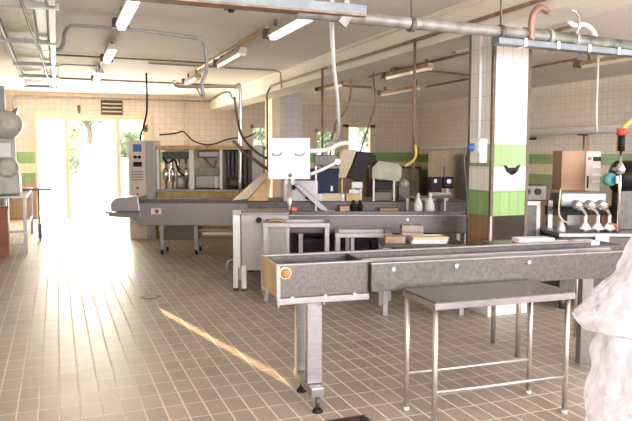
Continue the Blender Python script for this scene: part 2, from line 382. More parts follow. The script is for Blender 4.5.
def tree(x, y, h, r, trunk, mname, label, seed):
    rd = random.Random(seed)
    zb = 0.19*(y-19.5) - 0.15
    t = thing('leafy_tree' if trunk > 0.5 else 'bush', label, 'tree' if trunk > 0.5 else 'bush', (x, y, zb), group='greenery outside the glazed door')
    MB().tube([(0,0,0), (0.05,0,trunk*0.6), (0.0,0.05,trunk+0.5*r)], 0.11 if trunk > 0.5 else 0.05, 8, 3).build('trunk', 'bark', t)
    lf = MB()
    for k in range(900):
        a = rd.random()*2*PI; q = rd.random()**0.4; ph = math.acos(2*rd.random()-1)
        c = Vector((r*q*math.sin(ph)*math.cos(a), r*q*math.sin(ph)*math.sin(a), trunk + (h-trunk)/2 + (h-trunk)/2*q*math.cos(ph)))
        c += Vector((rd.gauss(0, .1), rd.gauss(0, .1), rd.gauss(0, .1))); s = 0.10 + 0.10*rd.random()
        n = Vector((rd.gauss(0,1), rd.gauss(0,1), rd.gauss(0,1))).normalized(); u = n.orthogonal().normalized(); v = n.cross(u)
        lf.b.faces.new([lf.b.verts.new(c + u*s*aa + v*s*bb*0.6) for aa, bb in ((-1,0),(0,-1),(1,0),(0,1))])
    lf.build('foliage', mname, t)
tree(1.35, 31.0, 3.6, 1.0, 0.8, 'leaf', 'leafy green tree outside, seen at the top of the middle door pane', 1)
tree(3.9, 30.0, 3.4, 1.0, 0.8, 'leaf_pale', 'leafy tree outside behind the narrow right door pane', 2)
tree(0.42, 24.5, 1.9, 0.30, 0.2, 'leaf_pale', 'slim tall bush outside beside the left mullion of the door', 3)
tree(2.75, 27.5, 1.1, 0.5, 0.1, 'leaf', 'low green bush outside at the far right edge of the bright paving', 4)
tree(-1.2, 34.5, 4.0, 1.4, 1.0, 'leaf_pale', 'leafy tree outside behind the frosted left door pane', 5)
tree(8.0, 25.0, 2.6, 1.2, 0.6, 'leaf_pale', 'pale leafy tree outside the leftmost small back window', 6)
tree(11.0, 27.0, 2.6, 0.8, 0.6, 'leaf', 'leafy tree outside the middle small back window', 7)
tree(13.6, 27.0, 2.8, 1.0, 0.6, 'leaf_pale', 'pale leafy tree outside the wide framed back window', 8)

# ------------------------------------------------------------------ back wall fittings
t = thing('wall_vent', 'dark louvred vent high on the back wall above the door', 'vent', (1.10, YB, 2.63))
MB().box(0, 0.54, -0.03, 0, 0, 0.38).build('backing', 'louvre', t)
f = MB(); f.box(0, 0.54, -0.05, 0, 0, 0.03); f.box(0, 0.54, -0.05, 0, 0.35, 0.38); f.box(0, 0.03, -0.05, 0, 0, 0.38); f.box(0.51, 0.54, -0.05, 0, 0, 0.38)
f.build('vent_frame', 'bracket_dark', t)
for k in range(3): MB().box(0.03, 0.51, -0.06, -0.03, 0.075+k*0.1, 0.10+k*0.1, Matrix.Rotation(R(30), 3, 'X')).build('slat', 'beige', t)
t = thing('wall_switch', 'small dark switch on the cream post right of the door', 'switch', (2.20, YB-0.05, 2.30))
MB().box(-0.06, 0.06, -0.05, 0, -0.09, 0.09).build('switch_box', 'bracket_dark', t, 0.01)
MB().cyl((0, -0.05, 0), (0, -0.075, 0), 0.03).build('button', 'black', t)
t = thing('door_catch', 'small dark catch above the middle of the glazed door', 'door catch', (0.57, YB, 2.70))
MB().box(-0.04, 0.04, -0.07, 0, 0, 0.16).build('catch_body', 'bracket_dark', t, 0.01)
MB().box(-0.025, 0.025, -0.09, -0.05, -0.05, 0.02).build('latch', 'bracket_dark', t)
# right wall
t = thing('wall_pipe', 'thick pale pipe with dark end caps running along the right wall', 'pipe', (XR-0.16, 12.75, 2.13))
MB().cyl((0, 0, 0), (0, -4.6, 0), 0.09).build('pipe_body', 'white_board', t)
MB().tube([(0, 0, 0), (0, 0.06, 0.0), (0.0, 0.08, -0.12), (0, -0.1, -0.15), (0, -0.3, -0.15)], 0.03, 8, 3).build('end_cap', 'black', t)
for y in (-1.7, -3.9): MB().box(-0.03, 0.16, y-0.05, y+0.05, -0.12, -0.06).build('bracket', 'bracket_dark', t)
MB().cyl((0.1, -1.7, -0.1), (0.1, -1.7, -0.75), 0.02).build('drop_pipe', 'copper', t)
t = thing('wall_rail', 'pale steel rail lamp low on the right wall near the back corner', 'rail', (XR-0.12, 17.6, 1.78))
MB().box(-0.10, 0, -2.9, 0, 0, 0.06).build('rail_bar', 'white_plastic', t, 0.01)
for y in (-0.3, -1.4, -2.5): MB().box(0, 0.12, y-0.03, y+0.03, 0, 0.05).build('bracket', 'steel', t)

# ------------------------------------------------------------------ ceiling lamps
def fluor(name, x, y0, y1, label, on, ochre, group, zz=3.0, w_=0.07):
    t = thing(name, label, 'ceiling lamp', (x, y0, zz), group=group)
    L = y1-y0
    MB().prism([(-w_, 0.0), (w_, 0.0), (w_*0.6, 0.07), (-w_*0.6, 0.07)], 0, L).build('housing', 'lamp_housing_ochre' if ochre else 'lamp_housing', t, 0.005)
    MB().prism([(-w_*0.8, 0.0), (-w_*0.5, -0.05), (w_*0.5, -0.05), (w_*0.8, 0.0)], 0.03, L-0.03).build('diffuser', 'diffuser_on' if on else 'diffuser_off', t, 0.005)
    for k in (0.15, L-0.15): MB().box(-0.015, 0.015, k-0.015, k+0.015, 0.06, H-zz).build('hanger', 'bracket_dark', t)
    MB().box(-w_-0.02, w_+0.02, L, L+0.10, -0.02, 0.09).build('end_box', 'bracket_dark', t, 0.01)
    return t
G1 = 'ceiling lamps in the row left of centre'; G2 = 'ceiling lamps in the row beside the beam'; G3 = 'ceiling lamps beyond the beam'
fluor('fluorescent_lamp', 0.70, 6.3, 7.6, 'lit white ceiling lamp nearest the camera in the left row', True, False, G1)
fluor('fluorescent_lamp', 0.74, 9.3, 10.4, 'lit white ceiling lamp in the middle of the left row', True, False, G1)
fluor('fluorescent_lamp', 0.74, 12.0, 13.2, 'small ceiling lamp at the far end of the left row, near the back wall', True, False, G1)
fluor('fluorescent_lamp', 2.42, 6.0, 7.6, 'long white-ended ceiling lamp just behind the overhead channel', True, False, G2)
fluor('fluorescent_lamp', 2.42, 8.9, 10.3, 'cream ceiling lamp in the middle of the row left of the beam', False, False, G2)
fluor('fluorescent_lamp', 2.42, 12.0, 13.1, 'dark ceiling lamp at the far end of the row left of the beam', False, True, G2)
fluor('fluorescent_lamp', 5.05, 6.45, 7.7, 'cream ceiling lamp with a dark end beside the top of the tiled pillar', False, False, G3)
fluor('fluorescent_lamp', 5.62, 9.3, 10.8, 'ochre ceiling lamp beyond the beam, just right of the brown drop pipe', False, True, G3)
fluor('fluorescent_lamp', 7.10, 12.2, 13.9, 'pale ceiling lamp beyond the beam nearest the far right corner', False, True, G3)
fluor('fluorescent_lamp', 5.35, 12.0, 13.4, 'ochre ceiling lamp beyond the beam behind the white dangling hose', False, True, G3)
fluor('fluorescent_lamp', 7.75, 7.0, 8.3, 'ochre ceiling lamp at the right edge below the green pipe', False, True, G3)
t = thing('smoke_detector', 'small dark square sensor on the ceiling left of the overhead channel', 'sensor', (1.76, 6.95, H))
MB().box(-0.06, 0.06, -0.06, 0.06, -0.045, 0).build('sensor_body', 'bracket_dark', t, 0.008)
MB().cyl((0, 0, -0.045), (0, 0, -0.07), 0.03).build('sensor_head', 'black', t)

# cable tray along the left side of the ceiling
t = thing('cable_tray', 'grey overhead cable tray with cross bars along the left ceiling', 'cable tray', (0, 0, 2.85))
MB().box(-0.03, 0.03, 1.5, 12.9, -0.05, 0.05).build('side_rail', 'conduit_grey', t, 0.006)
MB().box(-0.49, -0.45, 1.5, 12.9, -0.04, 0.04).build('side_rail', 'conduit_grey', t, 0.006)
for y in (4.1, 5.95, 7.85, 9.75, 11.2, 12.85):
    c = MB().box(-0.62 if y < 8 else -0.5, 0.06, y-0.035, y+0.035, -0.06, -0.01).build('cross_bar', 'conduit_grey', t, 0.004)
    MB().cyl((0, y, 0.04), (0, y, H-2.85), 0.012).build('hanger_rod', 'conduit_grey', t)
MB().box(-0.44, -0.16, 1.5, 12.8, 0.03, 0.045).build('tray_sheet', 'tray_sheet', t)
t = thing('lamp_strip', 'long bright white lamp strip lying in the overhead cable tray', 'lamp strip', (-0.09, 1.6, 2.86))
MB().box(-0.05, 0.05, 0, 10.9, 0.0, 0.05).build('strip_diffuser', 'white_board', t, 0.01)
for k in range(3): MB().box(-0.055, 0.055, 3.6*k, 3.6*k+0.08, -0.005, 0.06).build('end_cap', 'white_plastic', t)
tag(MB().tube([(-0.25, 4.2, 2.80), (-0.20, 6.5, 2.785), (-0.13, 9, 2.785), (-0.06, 12.6, 2.79)], 0.012, 6, 4).build('cable', 'black'), 'thin dark cable slung below the overhead cable tray', 'cable')

# conduits on the ceiling and walls
def conduit(name, pts, r, m, label, cat='conduit', group=None, curve=0, seg=8):
    return tag(MB().tube(pts, r, seg, curve).build(name, m), label, cat, group)
conduit('ceiling_conduit', [(0.0, 8.6, 2.85), (0.08, 8.56, 2.86), (0.12, 8.5, 2.93), (0.13, 8.45, 3.02), (0.18, 8.3, 3.08), (0.3, 8.25, 3.09), (1.0, 8.25, 3.08), (1.68, 8.35, 3.05), (1.77, 8.37, 3.0), (1.80, 8.4, 2.87), (1.80, 8.4, 2.65), (1.74, 8.4, 2.5), (1.76, 8.4, 2.34)], 0.022, 'conduit_grey', 'grey ceiling conduit that bends down in front of the back wall', curve=4)
conduit('ceiling_conduit', [(0.03, 11.1, 3.14), (1.6, 11.1, 3.14), (2.4, 11.15, 3.14)], 0.014, 'conduit_rust', 'thin straight brown conduit across the ceiling behind the middle lamps')
conduit('ceiling_conduit', [(1.5, 11.6, 3.15), (3.0, 11.7, 3.15), (3.80, 11.75, 3.15), (3.90, 11.75, 3.12), (3.92, 11.75, 2.83)], 0.016, 'conduit_grey', 'thin conduit across the ceiling that drops down the far beam side')
conduit('ceiling_conduit', [(0.09, 14.3, 3.05), (0.10, 14.2, 3.13), (0.10, 12.4, 3.14), (0.16, 12.2, 3.14), (0.70, 12.2, 3.14)], 0.014, 'conduit_grey', 'short bent conduit feeding the farthest left lamp')
conduit('ceiling_conduit', [(0.03, 14.4, 3.14), (2.1, 14.5, 3.14), (3.9, 14.6, 3.14)], 0.02, 'conduit_rust', 'brown conduit across the ceiling nearest the back wall')
conduit('ceiling_conduit', [(0.74, 7.3, 3.13), (0.74, 11.9, 3.14)], 0.02, 'lamp_housing', 'pale conduit joining the lamps of the left row')
conduit('ceiling_conduit', [(2.42, 7.8, 3.13), (2.42, 12, 3.14)], 0.03, 'lamp_housing_ochre', 'brown conduit joining the lamps of the row left of the beam')
conduit('beam_conduit', [(3.9, 12.6, 0.9), (3.9, 12.6, 2.8), (3.92, 12.4, 2.94), (3.92, 9.6, 2.94), (3.92, 6.4, 2.93), (3.92, 3.0, 2.93)], 0.02, 'conduit_rust', 'brown conduit running along the left side of the beam')
conduit('beam_conduit', [(3.93, 12.9, 3.12), (3.93, 5.0, 3.12)], 0.012, 'beige', 'thin pale conduit at the top edge of the beam side')
conduit('drop_pipe', [(3.89, 9.65, 2.93), (3.89, 9.65, 1.1)], 0.02, 'conduit_rust', 'brown drop pipe hanging from the beam left of the white hose')
conduit('drop_pipe', [(3.89, 6.80, 2.92), (3.89, 6.80, 1.38)], 0.017, 'conduit_rust', 'brown drop pipe hanging from the beam left of the tiled pillar')
conduit('ceiling_conduit', [(5.2, 10.5, 3.14), (6.4, 10.7, 3.14), (7.6, 11.0, 3.14)], 0.018, 'conduit_rust', 'thin brown conduit across the ceiling beyond the beam')
conduit('ceiling_conduit', [(5.75, 11.8, 3.12), (5.75, 6.2, 3.12)], 0.022, 'conduit_rust', 'brown conduit along the ceiling joining the lamps beyond the beam')
conduit('ceiling_conduit', [(7.75, 8.4, 3.12), (7.75, 13, 3.12)], 0.02, 'conduit_rust', 'brown conduit behind the rightmost ceiling lamp')
conduit('back_wall_conduit', [(-0.95, 17.9, 0.9), (-0.95, 17.9, 2.95), (-0.9, 17.9, 3.05), (2.4, 17.9, 3.05), (4.6, 17.9, 3.05)], 0.022, 'conduit_grey', 'grey conduit along the top of the back wall')
conduit('back_wall_conduit', [(3.25, 17.94, 3.0), (3.25, 17.94, 0.9)], 0.02, 'beige', 'pale upright conduit on the back wall right of the door')
conduit('hook_pipe', [(4.9, 11.2, 3.17), (4.9, 11.2, 2.9), (4.92, 11.18, 2.86), (5.05, 11.0, 2.84), (5.25, 10.7, 2.80)], 0.025, 'conduit_rust', 'short dark bar hanging beyond the beam right of the white hose')
conduit('hanging_cable', [(4.6, 10.2, 3.13), (4.62, 10.2, 2.6), (4.5, 10.2, 2.3), (4.3, 10.1, 2.1), (4.15, 10.0, 1.5)], 0.018, 'conduit_rust', 'brown cable curving down in front of the framed back window', 'cable', curve=5)
conduit('drop_pipe', [(5.25, 10.6, 3.17), (5.25, 10.6, 2.95), (5.27, 10.6, 2.5), (5.15, 10.6, 2.1), (4.95, 10.55, 1.6)], 0.016, 'conduit_rust', 'thin brown drop pipe right of the framed back window', curve=4)
# chrome air pipe over the far conveyor
U = lambda pts: [UV(*q) for q in pts]
conduit('air_pipe', U([(-2.27, 10.75, 2.80), (-2.2, 10.75, 2.70), (-1.45, 10.75, 2.70), (-1.30, 10.75, 2.68), (-1.22, 10.75, 2.58), (-1.24, 10.75, 0.92)]), 0.028, 'tube_steel', 'bright steel air pipe dropping to the far conveyor', 'pipe', curve=5)
conduit('cable', U([(-1.95, 10.9, 2.70), (-1.85, 10.9, 2.52), (-1.72, 10.9, 2.50), (-1.55, 10.9, 2.60), (-1.42, 10.9, 2.62), (-1.36, 10.9, 2.50)]), 0.016, 'conduit_grey', 'loose grey cable looped under the steel air pipe', 'cable', curve=5)
# white hose
conduit('hanging_hose', U([(0.10, 4.9, 3.17), (0.115, 5.0, 2.77), (0.125, 5.3, 2.60), (0.155, 5.8, 2.35), (0.205, 6.4, 2.13), (0.235, 6.9, 1.91), (0.235, 7.4, 1.81), (0.20, 7.75, 1.75), (0.12, 7.86, 1.73)]), 0.018, 'white_plastic', 'long white hose dangling from the ceiling beside the white board', 'hose', curve=5)

# overhead pipes across the room
t = thing('cable_channel', 'pale blue overhead channel hanging left of the grey pipe', 'cable channel', (0.3, 4.42, 2.60))
MB().box(-0.1, 1.80, -0.06, 0.06, 0.0, 0.07).build('channel_body', 'channel_blue', t, 0.005)
MB().box(-0.1, 1.80, -0.065, 0.065, -0.012, 0.0).build('lower_edge', 'conduit_rust', t)
for x in (0.4, 1.4): MB().box(x-0.01, x+0.01, -0.01, 0.01, 0.07, H-2.60).build('hanger', 'conduit_grey', t)
tag(MB().cyl((1.6, 4.46, 2.60), (3.78, 4.46, 2.575), 0.045, None, 14).build('overhead_pipe', 'pipe_grey'), 'grey overhead pipe crossing in front of the beam', 'pipe')
t = thing('overhead_pipe', 'dark greenish overhead pipe at the upper right', 'pipe', (3.60, 4.52, 2.585))
MB().cyl((0, 0, 0), (2.6, 0.25, -0.02), 0.06).build('pipe_body', 'pipe_green', t)
for x in (0.25, 0.55, 1.6): MB().cyl((x, x*0.1, 0), (x+0.04, x*0.1+0.004, 0), 0.072).build('clamp', 'conduit_grey', t)
MB().tube([(0.55, 0.05, 0.0), (0.58, 0.0, 0.10), (0.57, 0.02, 0.22), (0.50, 0.06, 0.26)], 0.012, 6, 4).build('pipe_hook', 'tube_steel', t)
t = thing('cable_channel', 'grey cable channel with bright clips under the greenish pipe', 'cable channel', (3.25, 4.42, 2.47))
MB().box(0, 3.0, -0.05, 0.05, 0, 0.05, Matrix.Rotation(R(4), 3, 'Z'), (0, 0, 0)).build('channel_body', 'channel_blue', t, 0.004)
for k in range(7):
    x = 0.25 + k*0.35; MB().box(x, x+0.03, -0.06+x*0.07, 0.06+x*0.07, -0.005, 0.06).build('clip', 'chrome', t)
t = thing('pipe_post', 'short grey post rising from the overhead pipe to the ceiling', 'post', (1.98, 4.46, 2.64))
MB().box(-0.02, 0.02, -0.02, 0.02, -0.05, H-2.64).build('post_shaft', 'conduit_grey', t)
MB().tube([(0.16, 0, H-2.64), (0.16, 0, 0.3), (0.12, 0, 0.16), (0.02, 0, 0.10)], 0.014, 8, 4).build('pipe_elbow', 'white_plastic', t)
MB().box(-0.05, 0.02, -0.05, -0.02, -0.12, 0.0, Matrix.Rotation(R(35), 3, 'Y')).build('arm', 'pipe_grey', t)
for x, lb in ((2.52, 'thin hanger rod on the grey overhead pipe, left of the pillar'), (3.33, 'thin dark hanger rod on the grey overhead pipe, beside the pillar top')):
    t = thing('hanger_rod', lb, 'hanger', (x, 4.46, 2.54))
    MB().cyl((0, 0, 0.0), (0, 0, H-2.54), 0.009).build('rod', 'bracket_dark', t)
    MB().cyl((-0.02, 0, 0.04), (0.02, 0, 0.04), 0.055).build('pipe_clip', 'bracket_dark', t)
conduit('copper_pipe', [(3.60, 4.42, 2.52), (3.60, 4.42, 2.68), (3.63, 4.42, 2.76), (3.72, 4.46, 2.80), (3.9, 4.6, 2.81)], 0.028, 'copper', 'copper coloured pipe elbow above the pillar top', 'pipe', curve=5)
conduit('hook_pipe', [(4.44, 4.98, 2.86), (4.52, 4.95, 2.80), (4.62, 4.93, 2.81), (4.70, 4.9, 2.75), (4.72, 4.85, 2.6), (4.72, 4.82, 2.5)], 0.022, 'white_plastic', 'white hooked pipe behind the greenish pipe at the upper right', 'pipe', curve=5)
conduit('wall_cable', [(7.4, 7.6, 3.16), (7.4, 7.6, 2.2), (7.42, 7.6, 1.95)], 0.016, 'white_plastic', 'pale cable dropping to the red hose coupling on the right', 'cable')

# ------------------------------------------------------------------ left side of the room
t = thing('steel_post', 'tall grey steel post at the left edge behind the work table', 'post', (-1.03, 14.95, 0))
MB().box(-0.08, 0.08, -0.06, 0.06, 0, 3.0).build('post_shaft', 'channel_blue', t, 0.006)
MB().box(-0.095, 0.12, -0.1, 0.1, 0, 0.02).build('base_plate', 'conduit_grey', t)
MB().box(0.08, 0.10, -0.02, 0.02, 0.9, 2.9).build('post_edge', 'white_plastic', t)
t = thing('work_table', 'steel work table under the grey motor at the left edge', 'table', (-1.02, 11.65, 0))
MB().box(0, 0.55, 0, 3.0, 0.90, 0.94).build('table_top', 'steel', t, 0.005)
for x, y in ((0.03, 0.03), (0.51, 0.03), (0.03, 2.95), (0.51, 2.95)): MB().box(x-0.025, x+0.025, y-0.025, y+0.025, 0, 0.90).build('leg', 'steel_pale', t, 0.004)
MB().box(0.03, 0.51, 0.01, 0.05, 0.34, 0.38).build('stretcher', 'steel_pale', t); MB().box(0.49, 0.53, 0.03, 2.95, 0.34, 0.38).build('stretcher', 'steel_pale', t)
MB().box(0.03, 0.51, 0.01, 0.05, 0.12, 0.15).build('stretcher', 'steel_pale', t)
t = thing('red_crate', 'reddish brown crate standing below the left work table', 'crate', (-0.98, 11.45, 0))
f = MB(); f.box(0, 0.24, -0.1, 0.15, 0, 0.03); f.box(0, 0.24, -0.1, -0.08, 0.03, 0.78); f.box(0, 0.24, 0.13, 0.15, 0.03, 0.78); f.box(0, 0.02, -0.08, 0.13, 0.03, 0.78); f.box(0.22, 0.24, -0.08, 0.13, 0.03, 0.78)
f.build('crate_body', 'red_box', t, 0.004)
MB().box(-0.01, 0.25, -0.11, 0.16, 0.72, 0.78).build('rim', 'red_box', t, 0.005)
t = thing('mixing_machine', 'grey machine with a round motor drum on the left work table', 'machine', (-0.78, 12.2, 0.94))
MB().box(-0.16, 0.20, -0.2, 0.3, 0, 0.35).build('base', 'motor_grey', t, 0.03)
MB().lathe((0.02, -0.22, 0.44), (0, 1, 0), [(0.10, 0), (0.16, 0.02), (0.18, 0.2), (0.16, 0.4), (0.1, 0.45)]).build('gearbox', 'motor_grey', t)
MB().box(-0.13, 0.07, -0.06, 0.10, 0.62, 0.86).build('panel', 'white_board', t, 0.01)
MB().box(-0.14, 0.14, 0.10, 0.2, 0.4, 1.1).build('column', 'motor_grey', t, 0.01)
MB().lathe((0.03, -0.2, 1.16), (0, 1, 0), [(0.06, 0), (0.20, 0.03), (0.235, 0.1), (0.235, 0.38), (0.19, 0.48), (0.05, 0.5)], 24).build('motor_drum', 'motor_grey', t)
MB().cyl((0.03, -0.2, 1.16), (0.03, -0.24, 1.16), 0.06).build('hub', 'lamp_housing', t)
MB().prism([(0.08, 1.36), (0.18, 1.34), (0.22, 1.47)], -0.05, 0.15).build('fin', 'steel_dark', t)
t = thing('steel_tray', 'narrow steel shelf tray jutting out from the left work table', 'tray', (-0.60, 13.2, 0.94))
MB().box(0, 0.50, 0, 0.35, 0.0, 0.015).build('tray_plate', 'steel_dark', t)
MB().box(0, 0.50, 0, 0.01, 0.015, 0.05).build('rim', 'steel_dark', t); MB().box(0.49, 0.5, 0, 0.35, 0.015, 0.05).build('rim', 'steel_dark', t)
t = thing('steel_stand', 'thin steel stand with a grey foot beside the left work table', 'stand', (-0.33, 13.3, 0))
MB().cyl((0, 0, 0.0), (0, 0, 0.94), 0.022).build('pole', 'tube_steel', t)
MB().box(-0.03, 0.03, -0.03, 0.03, 0.05, 0.32).build('foot', 'steel_dark', t, 0.008)

# ------------------------------------------------------------------ far conveyor
t = thing('far_conveyor', 'far steel conveyor with a raised hood at its left end', 'conveyor', UV(-3.33, 10.5), A0)
MB().prism([(0.50, 0.47), (0.34, 0.66), (0.34, 0.88), (4.2, 0.90), (4.2, 0.47)], 0, 0.5).build('conveyor_body', 'steel', t, 0.008)
MB().box(0.34, 4.2, -0.012, 0.0, 0.83, 0.90).build('top_rail', 'steel_worn', t)
MB().prism([(0.06, 0.70), (0.06, 0.84), (0.14, 0.92), (0.50, 0.94), (0.53, 0.70)], -0.03, 0.53).build('end_hood', 'steel_pale', t, 0.02)
MB().prism([(0.02, 0.62), (0.02, 0.69), (0.53, 0.69), (0.53, 0.62), (0.36, 0.60)], -0.02, 0.52).build('end_tray', 'steel', t, 0.01)
MB().cyl((-0.05, 0.05, 0.68), (0.05, 0.05, 0.68), 0.02).build('spindle', 'tube_steel', t)
l = MB().box(0.70, 0.86, -0.014, 0.0, 0.66, 0.75).build('badge', 'white_plastic', t); MB().cyl((0.79, -0.014, 0.705), (0.79, -0.02, 0.705), 0.035).build('badge_mark', 'red', l)
MB().box(0.88, 1.42, 0.05, 0.45, 0.24, 0.47).build('drive_box', 'steel_worn', t, 0.006)
for x in (0.85, 1.40):
    for y in (0.06, 0.44):
        MB().box(x-0.03, x+0.03, y-0.03, y+0.03, 0.08, 0.47).build('leg', 'steel_pale', t, 0.004)
        k = MB().cyl((x-0.015, y, 0.045), (x+0.015, y, 0.045), 0.045, None, 18).build('caster', 'black', t); MB().box(x-0.022, x+0.022, y-0.02, y+0.02, 0.05, 0.10).build('fork', 'steel', k)
MB().box(0.9, 4.1, 0.2, 0.24, 0.36, 0.39).build('tie_bar', 'steel', t)
for x in (3.0, 4.0):
    for y in (0.06, 0.44): MB().box(x-0.03, x+0.03, y-0.03, y+0.03, 0.0, 0.47).build('leg', 'steel_pale', t, 0.004)

# ------------------------------------------------------------------ filling machine by the back wall, control cabinet
t = thing('control_cabinet', 'tall pale control cabinet with a blue label and dark gauges near the door', 'control cabinet', UV(-3.55, 12.5), A0)
MB().box(0, 0.50, 0, 0.5, 0.0, 1.88).build('cabinet_body', 'control_face', t, 0.01)
MB().box(0.33, 0.50, -0.012, 0, 0.02, 1.86).build('side_panel', 'steel_pale', t, 0.004)
MB().box(0.10, 0.26, -0.01, 0, 1.66, 1.80).build('label_plate', 'blue', t)
MB().cyl((0.14, 0, 1.56), (0.14, -0.03, 1.56), 0.03).build('gauge', 'black', t); MB().cyl((0.22, 0, 1.56), (0.22, -0.03, 1.56), 0.03).build('gauge', 'black', t)
MB().box(0.10, 0.26, -0.012, 0, 1.38, 1.47).build('display', 'black', t)
for r_ in range(4): MB().box(0.06, 0.285, -0.012, 0, 1.12+r_*0.05, 1.145+r_*0.05).build('key_row', 'steel', t)
for z, m_ in ((0.93+0.05, 'bracket_dark'), (0.86, 'red'), (0.78, 'orange')): MB().cyl((0.17, 0, z), (0.17, -0.025, z), 0.022).build('button', m_, t)
conduit('cable', U([(-3.22, 12.7, 3.15), (-3.22, 12.7, 2.5), (-3.28, 12.7, 2.2), (-3.35, 12.7, 1.98), (-3.36, 12.7, 1.88)]), 0.018, 'black', 'black cable hanging down into the pale control cabinet', 'cable', curve=4)
t = thing('filling_machine', 'open fronted filling machine along the back beside the control cabinet', 'machine', UV(-3.03, 12.55), A0)
MB().box(0, 2.0, 0, 0.8, 0.12, 0.90).build('base_cabinet', 'tan_panel', t, 0.01)
MB().box(-0.02, 2.02, -0.04, 0.82, 0.90, 0.95).build('table_top', 'steel', t, 0.005)
MB().box(0, 2.02, 0.0, 0.8, 1.70, 1.78).build('roof', 'tan_panel', t, 0.008)
MB().box(0, 2.0, 0.74, 0.8, 0.95, 1.70).build('back_panel', 'control_face', t)
for x in (0.0, 0.62, 0.66, 1.20, 1.78): MB().box(x, x+0.05, 0, 0.05, 0.95, 1.70).build('column', 'white_plastic' if x != 1.78 else 'steel_dark', t, 0.004)
for x in (0.0, 1.95): MB().box(x, x+0.05, 0.70, 0.75, 0.95, 1.70).build('column', 'steel', t)
for x, y in ((0.05, 0.05), (1.95, 0.05), (0.05, 0.75), (1.95, 0.75)): MB().cyl((x, y, 0), (x, y, 0.12), 0.03).build('foot', 'steel_dark', t)
for k in range(4):
    x = 0.12 + k*0.13
    f = MB(); f.cyl((x, 0.25, 0.95), (x, 0.25, 1.62), 0.022); f.lathe((x, 0.25, 1.08), (0, 0, 1), [(0.03, 0), (0.055, 0.02), (0.055, 0.22), (0.02, 0.28)])
    f.build('filling_nozzle', 'chrome', t)
f = MB().box(0.08, 0.60, 0.15, 0.4, 1.52, 1.66); f.build('valve_bank', 'steel_dark', t, 0.01)
MB().tube([(0.1, 0.12, 1.55), (0.2, 0.08, 1.45), (0.33, 0.1, 1.5), (0.4, 0.1, 1.3), (0.5, 0.1, 1.2)], 0.02, 8, 4).build('air_hose', 'black', t)
MB().lathe((0.42, 0.14, 0.95), (0, 0, 1), [(0.07, 0), (0.10, 0.05), (0.10, 0.2), (0.05, 0.26)]).build('pump', 'steel_pale', t)
MB().box(0.72, 1.20, 0.10, 0.5, 0.97, 1.20).build('basin', 'steel_pale', t, 0.015)
MB().box(1.10, 1.15, 0.07, 0.10, 0.97, 1.19).build('basin_handle', 'white_board', t)
MB().box(0.72, 1.12, 0.45, 0.6, 1.20, 1.36).build('green_panel', 'hopper_green', t)
MB().box(0.76, 1.16, 0.2, 0.5, 1.55, 1.68).build('hood', 'steel', t, 0.02)
MB().tube([(0.85, 0.3, 1.56), (0.95, 0.25, 1.45), (1.05, 0.3, 1.38), (1.1, 0.3, 1.5)], 0.025, 8, 4).build('spout', 'copper', t)
f = MB()
for k in range(6): f.box(1.30+k*0.08, 1.35+k*0.08, 0.35, 0.40, 0.98, 1.68)
f.build('dark_screen', 'steel_dark', t)
MB().box(1.27, 1.78, 0.45, 0.5, 0.95, 1.70).build('rear_screen', 'black', t)
MB().box(1.30, 1.60, 0.1, 0.4, 0.95, 1.18).build('drum_guard', 'steel_dark', t, 0.08)
MB().box(1.82, 2.02, -0.02, 0.0, 0.85, 1.78).build('end_door', 'steel_pale', t, 0.005)
conduit('cable', U([(-2.9, 12.3, 1.97), (-2.6, 12.3, 2.0), (-2.45, 12.3, 2.03), (-2.3, 12.3, 1.88), (-2.1, 12.3, 1.80), (-1.9, 12.3, 1.80), (-1.6, 12.3, 1.90), (-1.3, 12.2, 1.92), (-1.1, 12.1, 2.0)]), 0.015, 'steel_dark', 'dark slack cable lying along the top of the filling machine', 'cable', curve=4)

# ------------------------------------------------------------------ middle conveyor with the cabinet at its left end
t = thing('middle_conveyor', 'middle steel conveyor trough with a cabinet at its left end', 'conveyor', UV(-0.98, 7.70), A0)
MB().box(0.10, 0.66, 0.0, 0.62, 0.24, 0.905).build('cabinet_body', 'steel_pale', t, 0.008)
MB().cyl((0.31, 0.0, 0.84), (0.31, -0.03, 0.84), 0.035).build('knob', 'black', t)
MB().box(-0.0, 0.09, 0.02, 0.60, 0.26, 0.90).build('side_cover', 'white_plastic', t, 0.01)
MB().box(0.0, 0.66, 0.0, 0.62, 0.905, 0.925).build('cabinet_lid', 'steel', t, 0.004)
MB().box(0.0, 0.10, -0.01, 0.06, 0.90, 0.96).build('corner_post', 'steel_pale', t, 0.005)
for x, y in ((0.03, 0.03), (0.13, -0.0), (0.03, 0.57), (0.62, 0.57)): MB().box(x-0.028, x+0.028, y-0.025, y+0.025, 0.03, 0.30).build('leg', 'white_plastic', t, 0.004)
for x, y in ((0.03, 0.03), (0.13, 0.0), (0.62, 0.57)): MB().cyl((x, y, 0), (x, y, 0.03), 0.03).build('foot', 'steel_dark', t)
MB().tube([(0.0, 0.1, 0.36), (-0.07, 0.08, 0.34), (-0.10, 0.08, 0.12)], 0.014).build('foot_lever', 'steel_pale', t)
f = MB(); f.box(0.66, 2.85, 0.0, 0.02, 0.68, 0.885); f.box(0.66, 2.85, 0.50, 0.52, 0.68, 0.90); f.box(0.66, 2.85, 0.0, 0.52, 0.68, 0.70); f.box(2.83, 2.85, 0, 0.52, 0.68, 0.885)
f.build('trough', 'steel_worn', t, 0.004)
MB().box(0.66, 2.85, -0.02, 0.03, 0.885, 0.905).build('trough_rim', 'steel', t, 0.005)
for x in (0.80, 1.35, 2.1, 2.75):
    for y in (0.04, 0.48): MB().box(x-0.025, x+0.025, y-0.025, y+0.025, 0, 0.68).build('leg', 'steel_pale', t, 0.004)
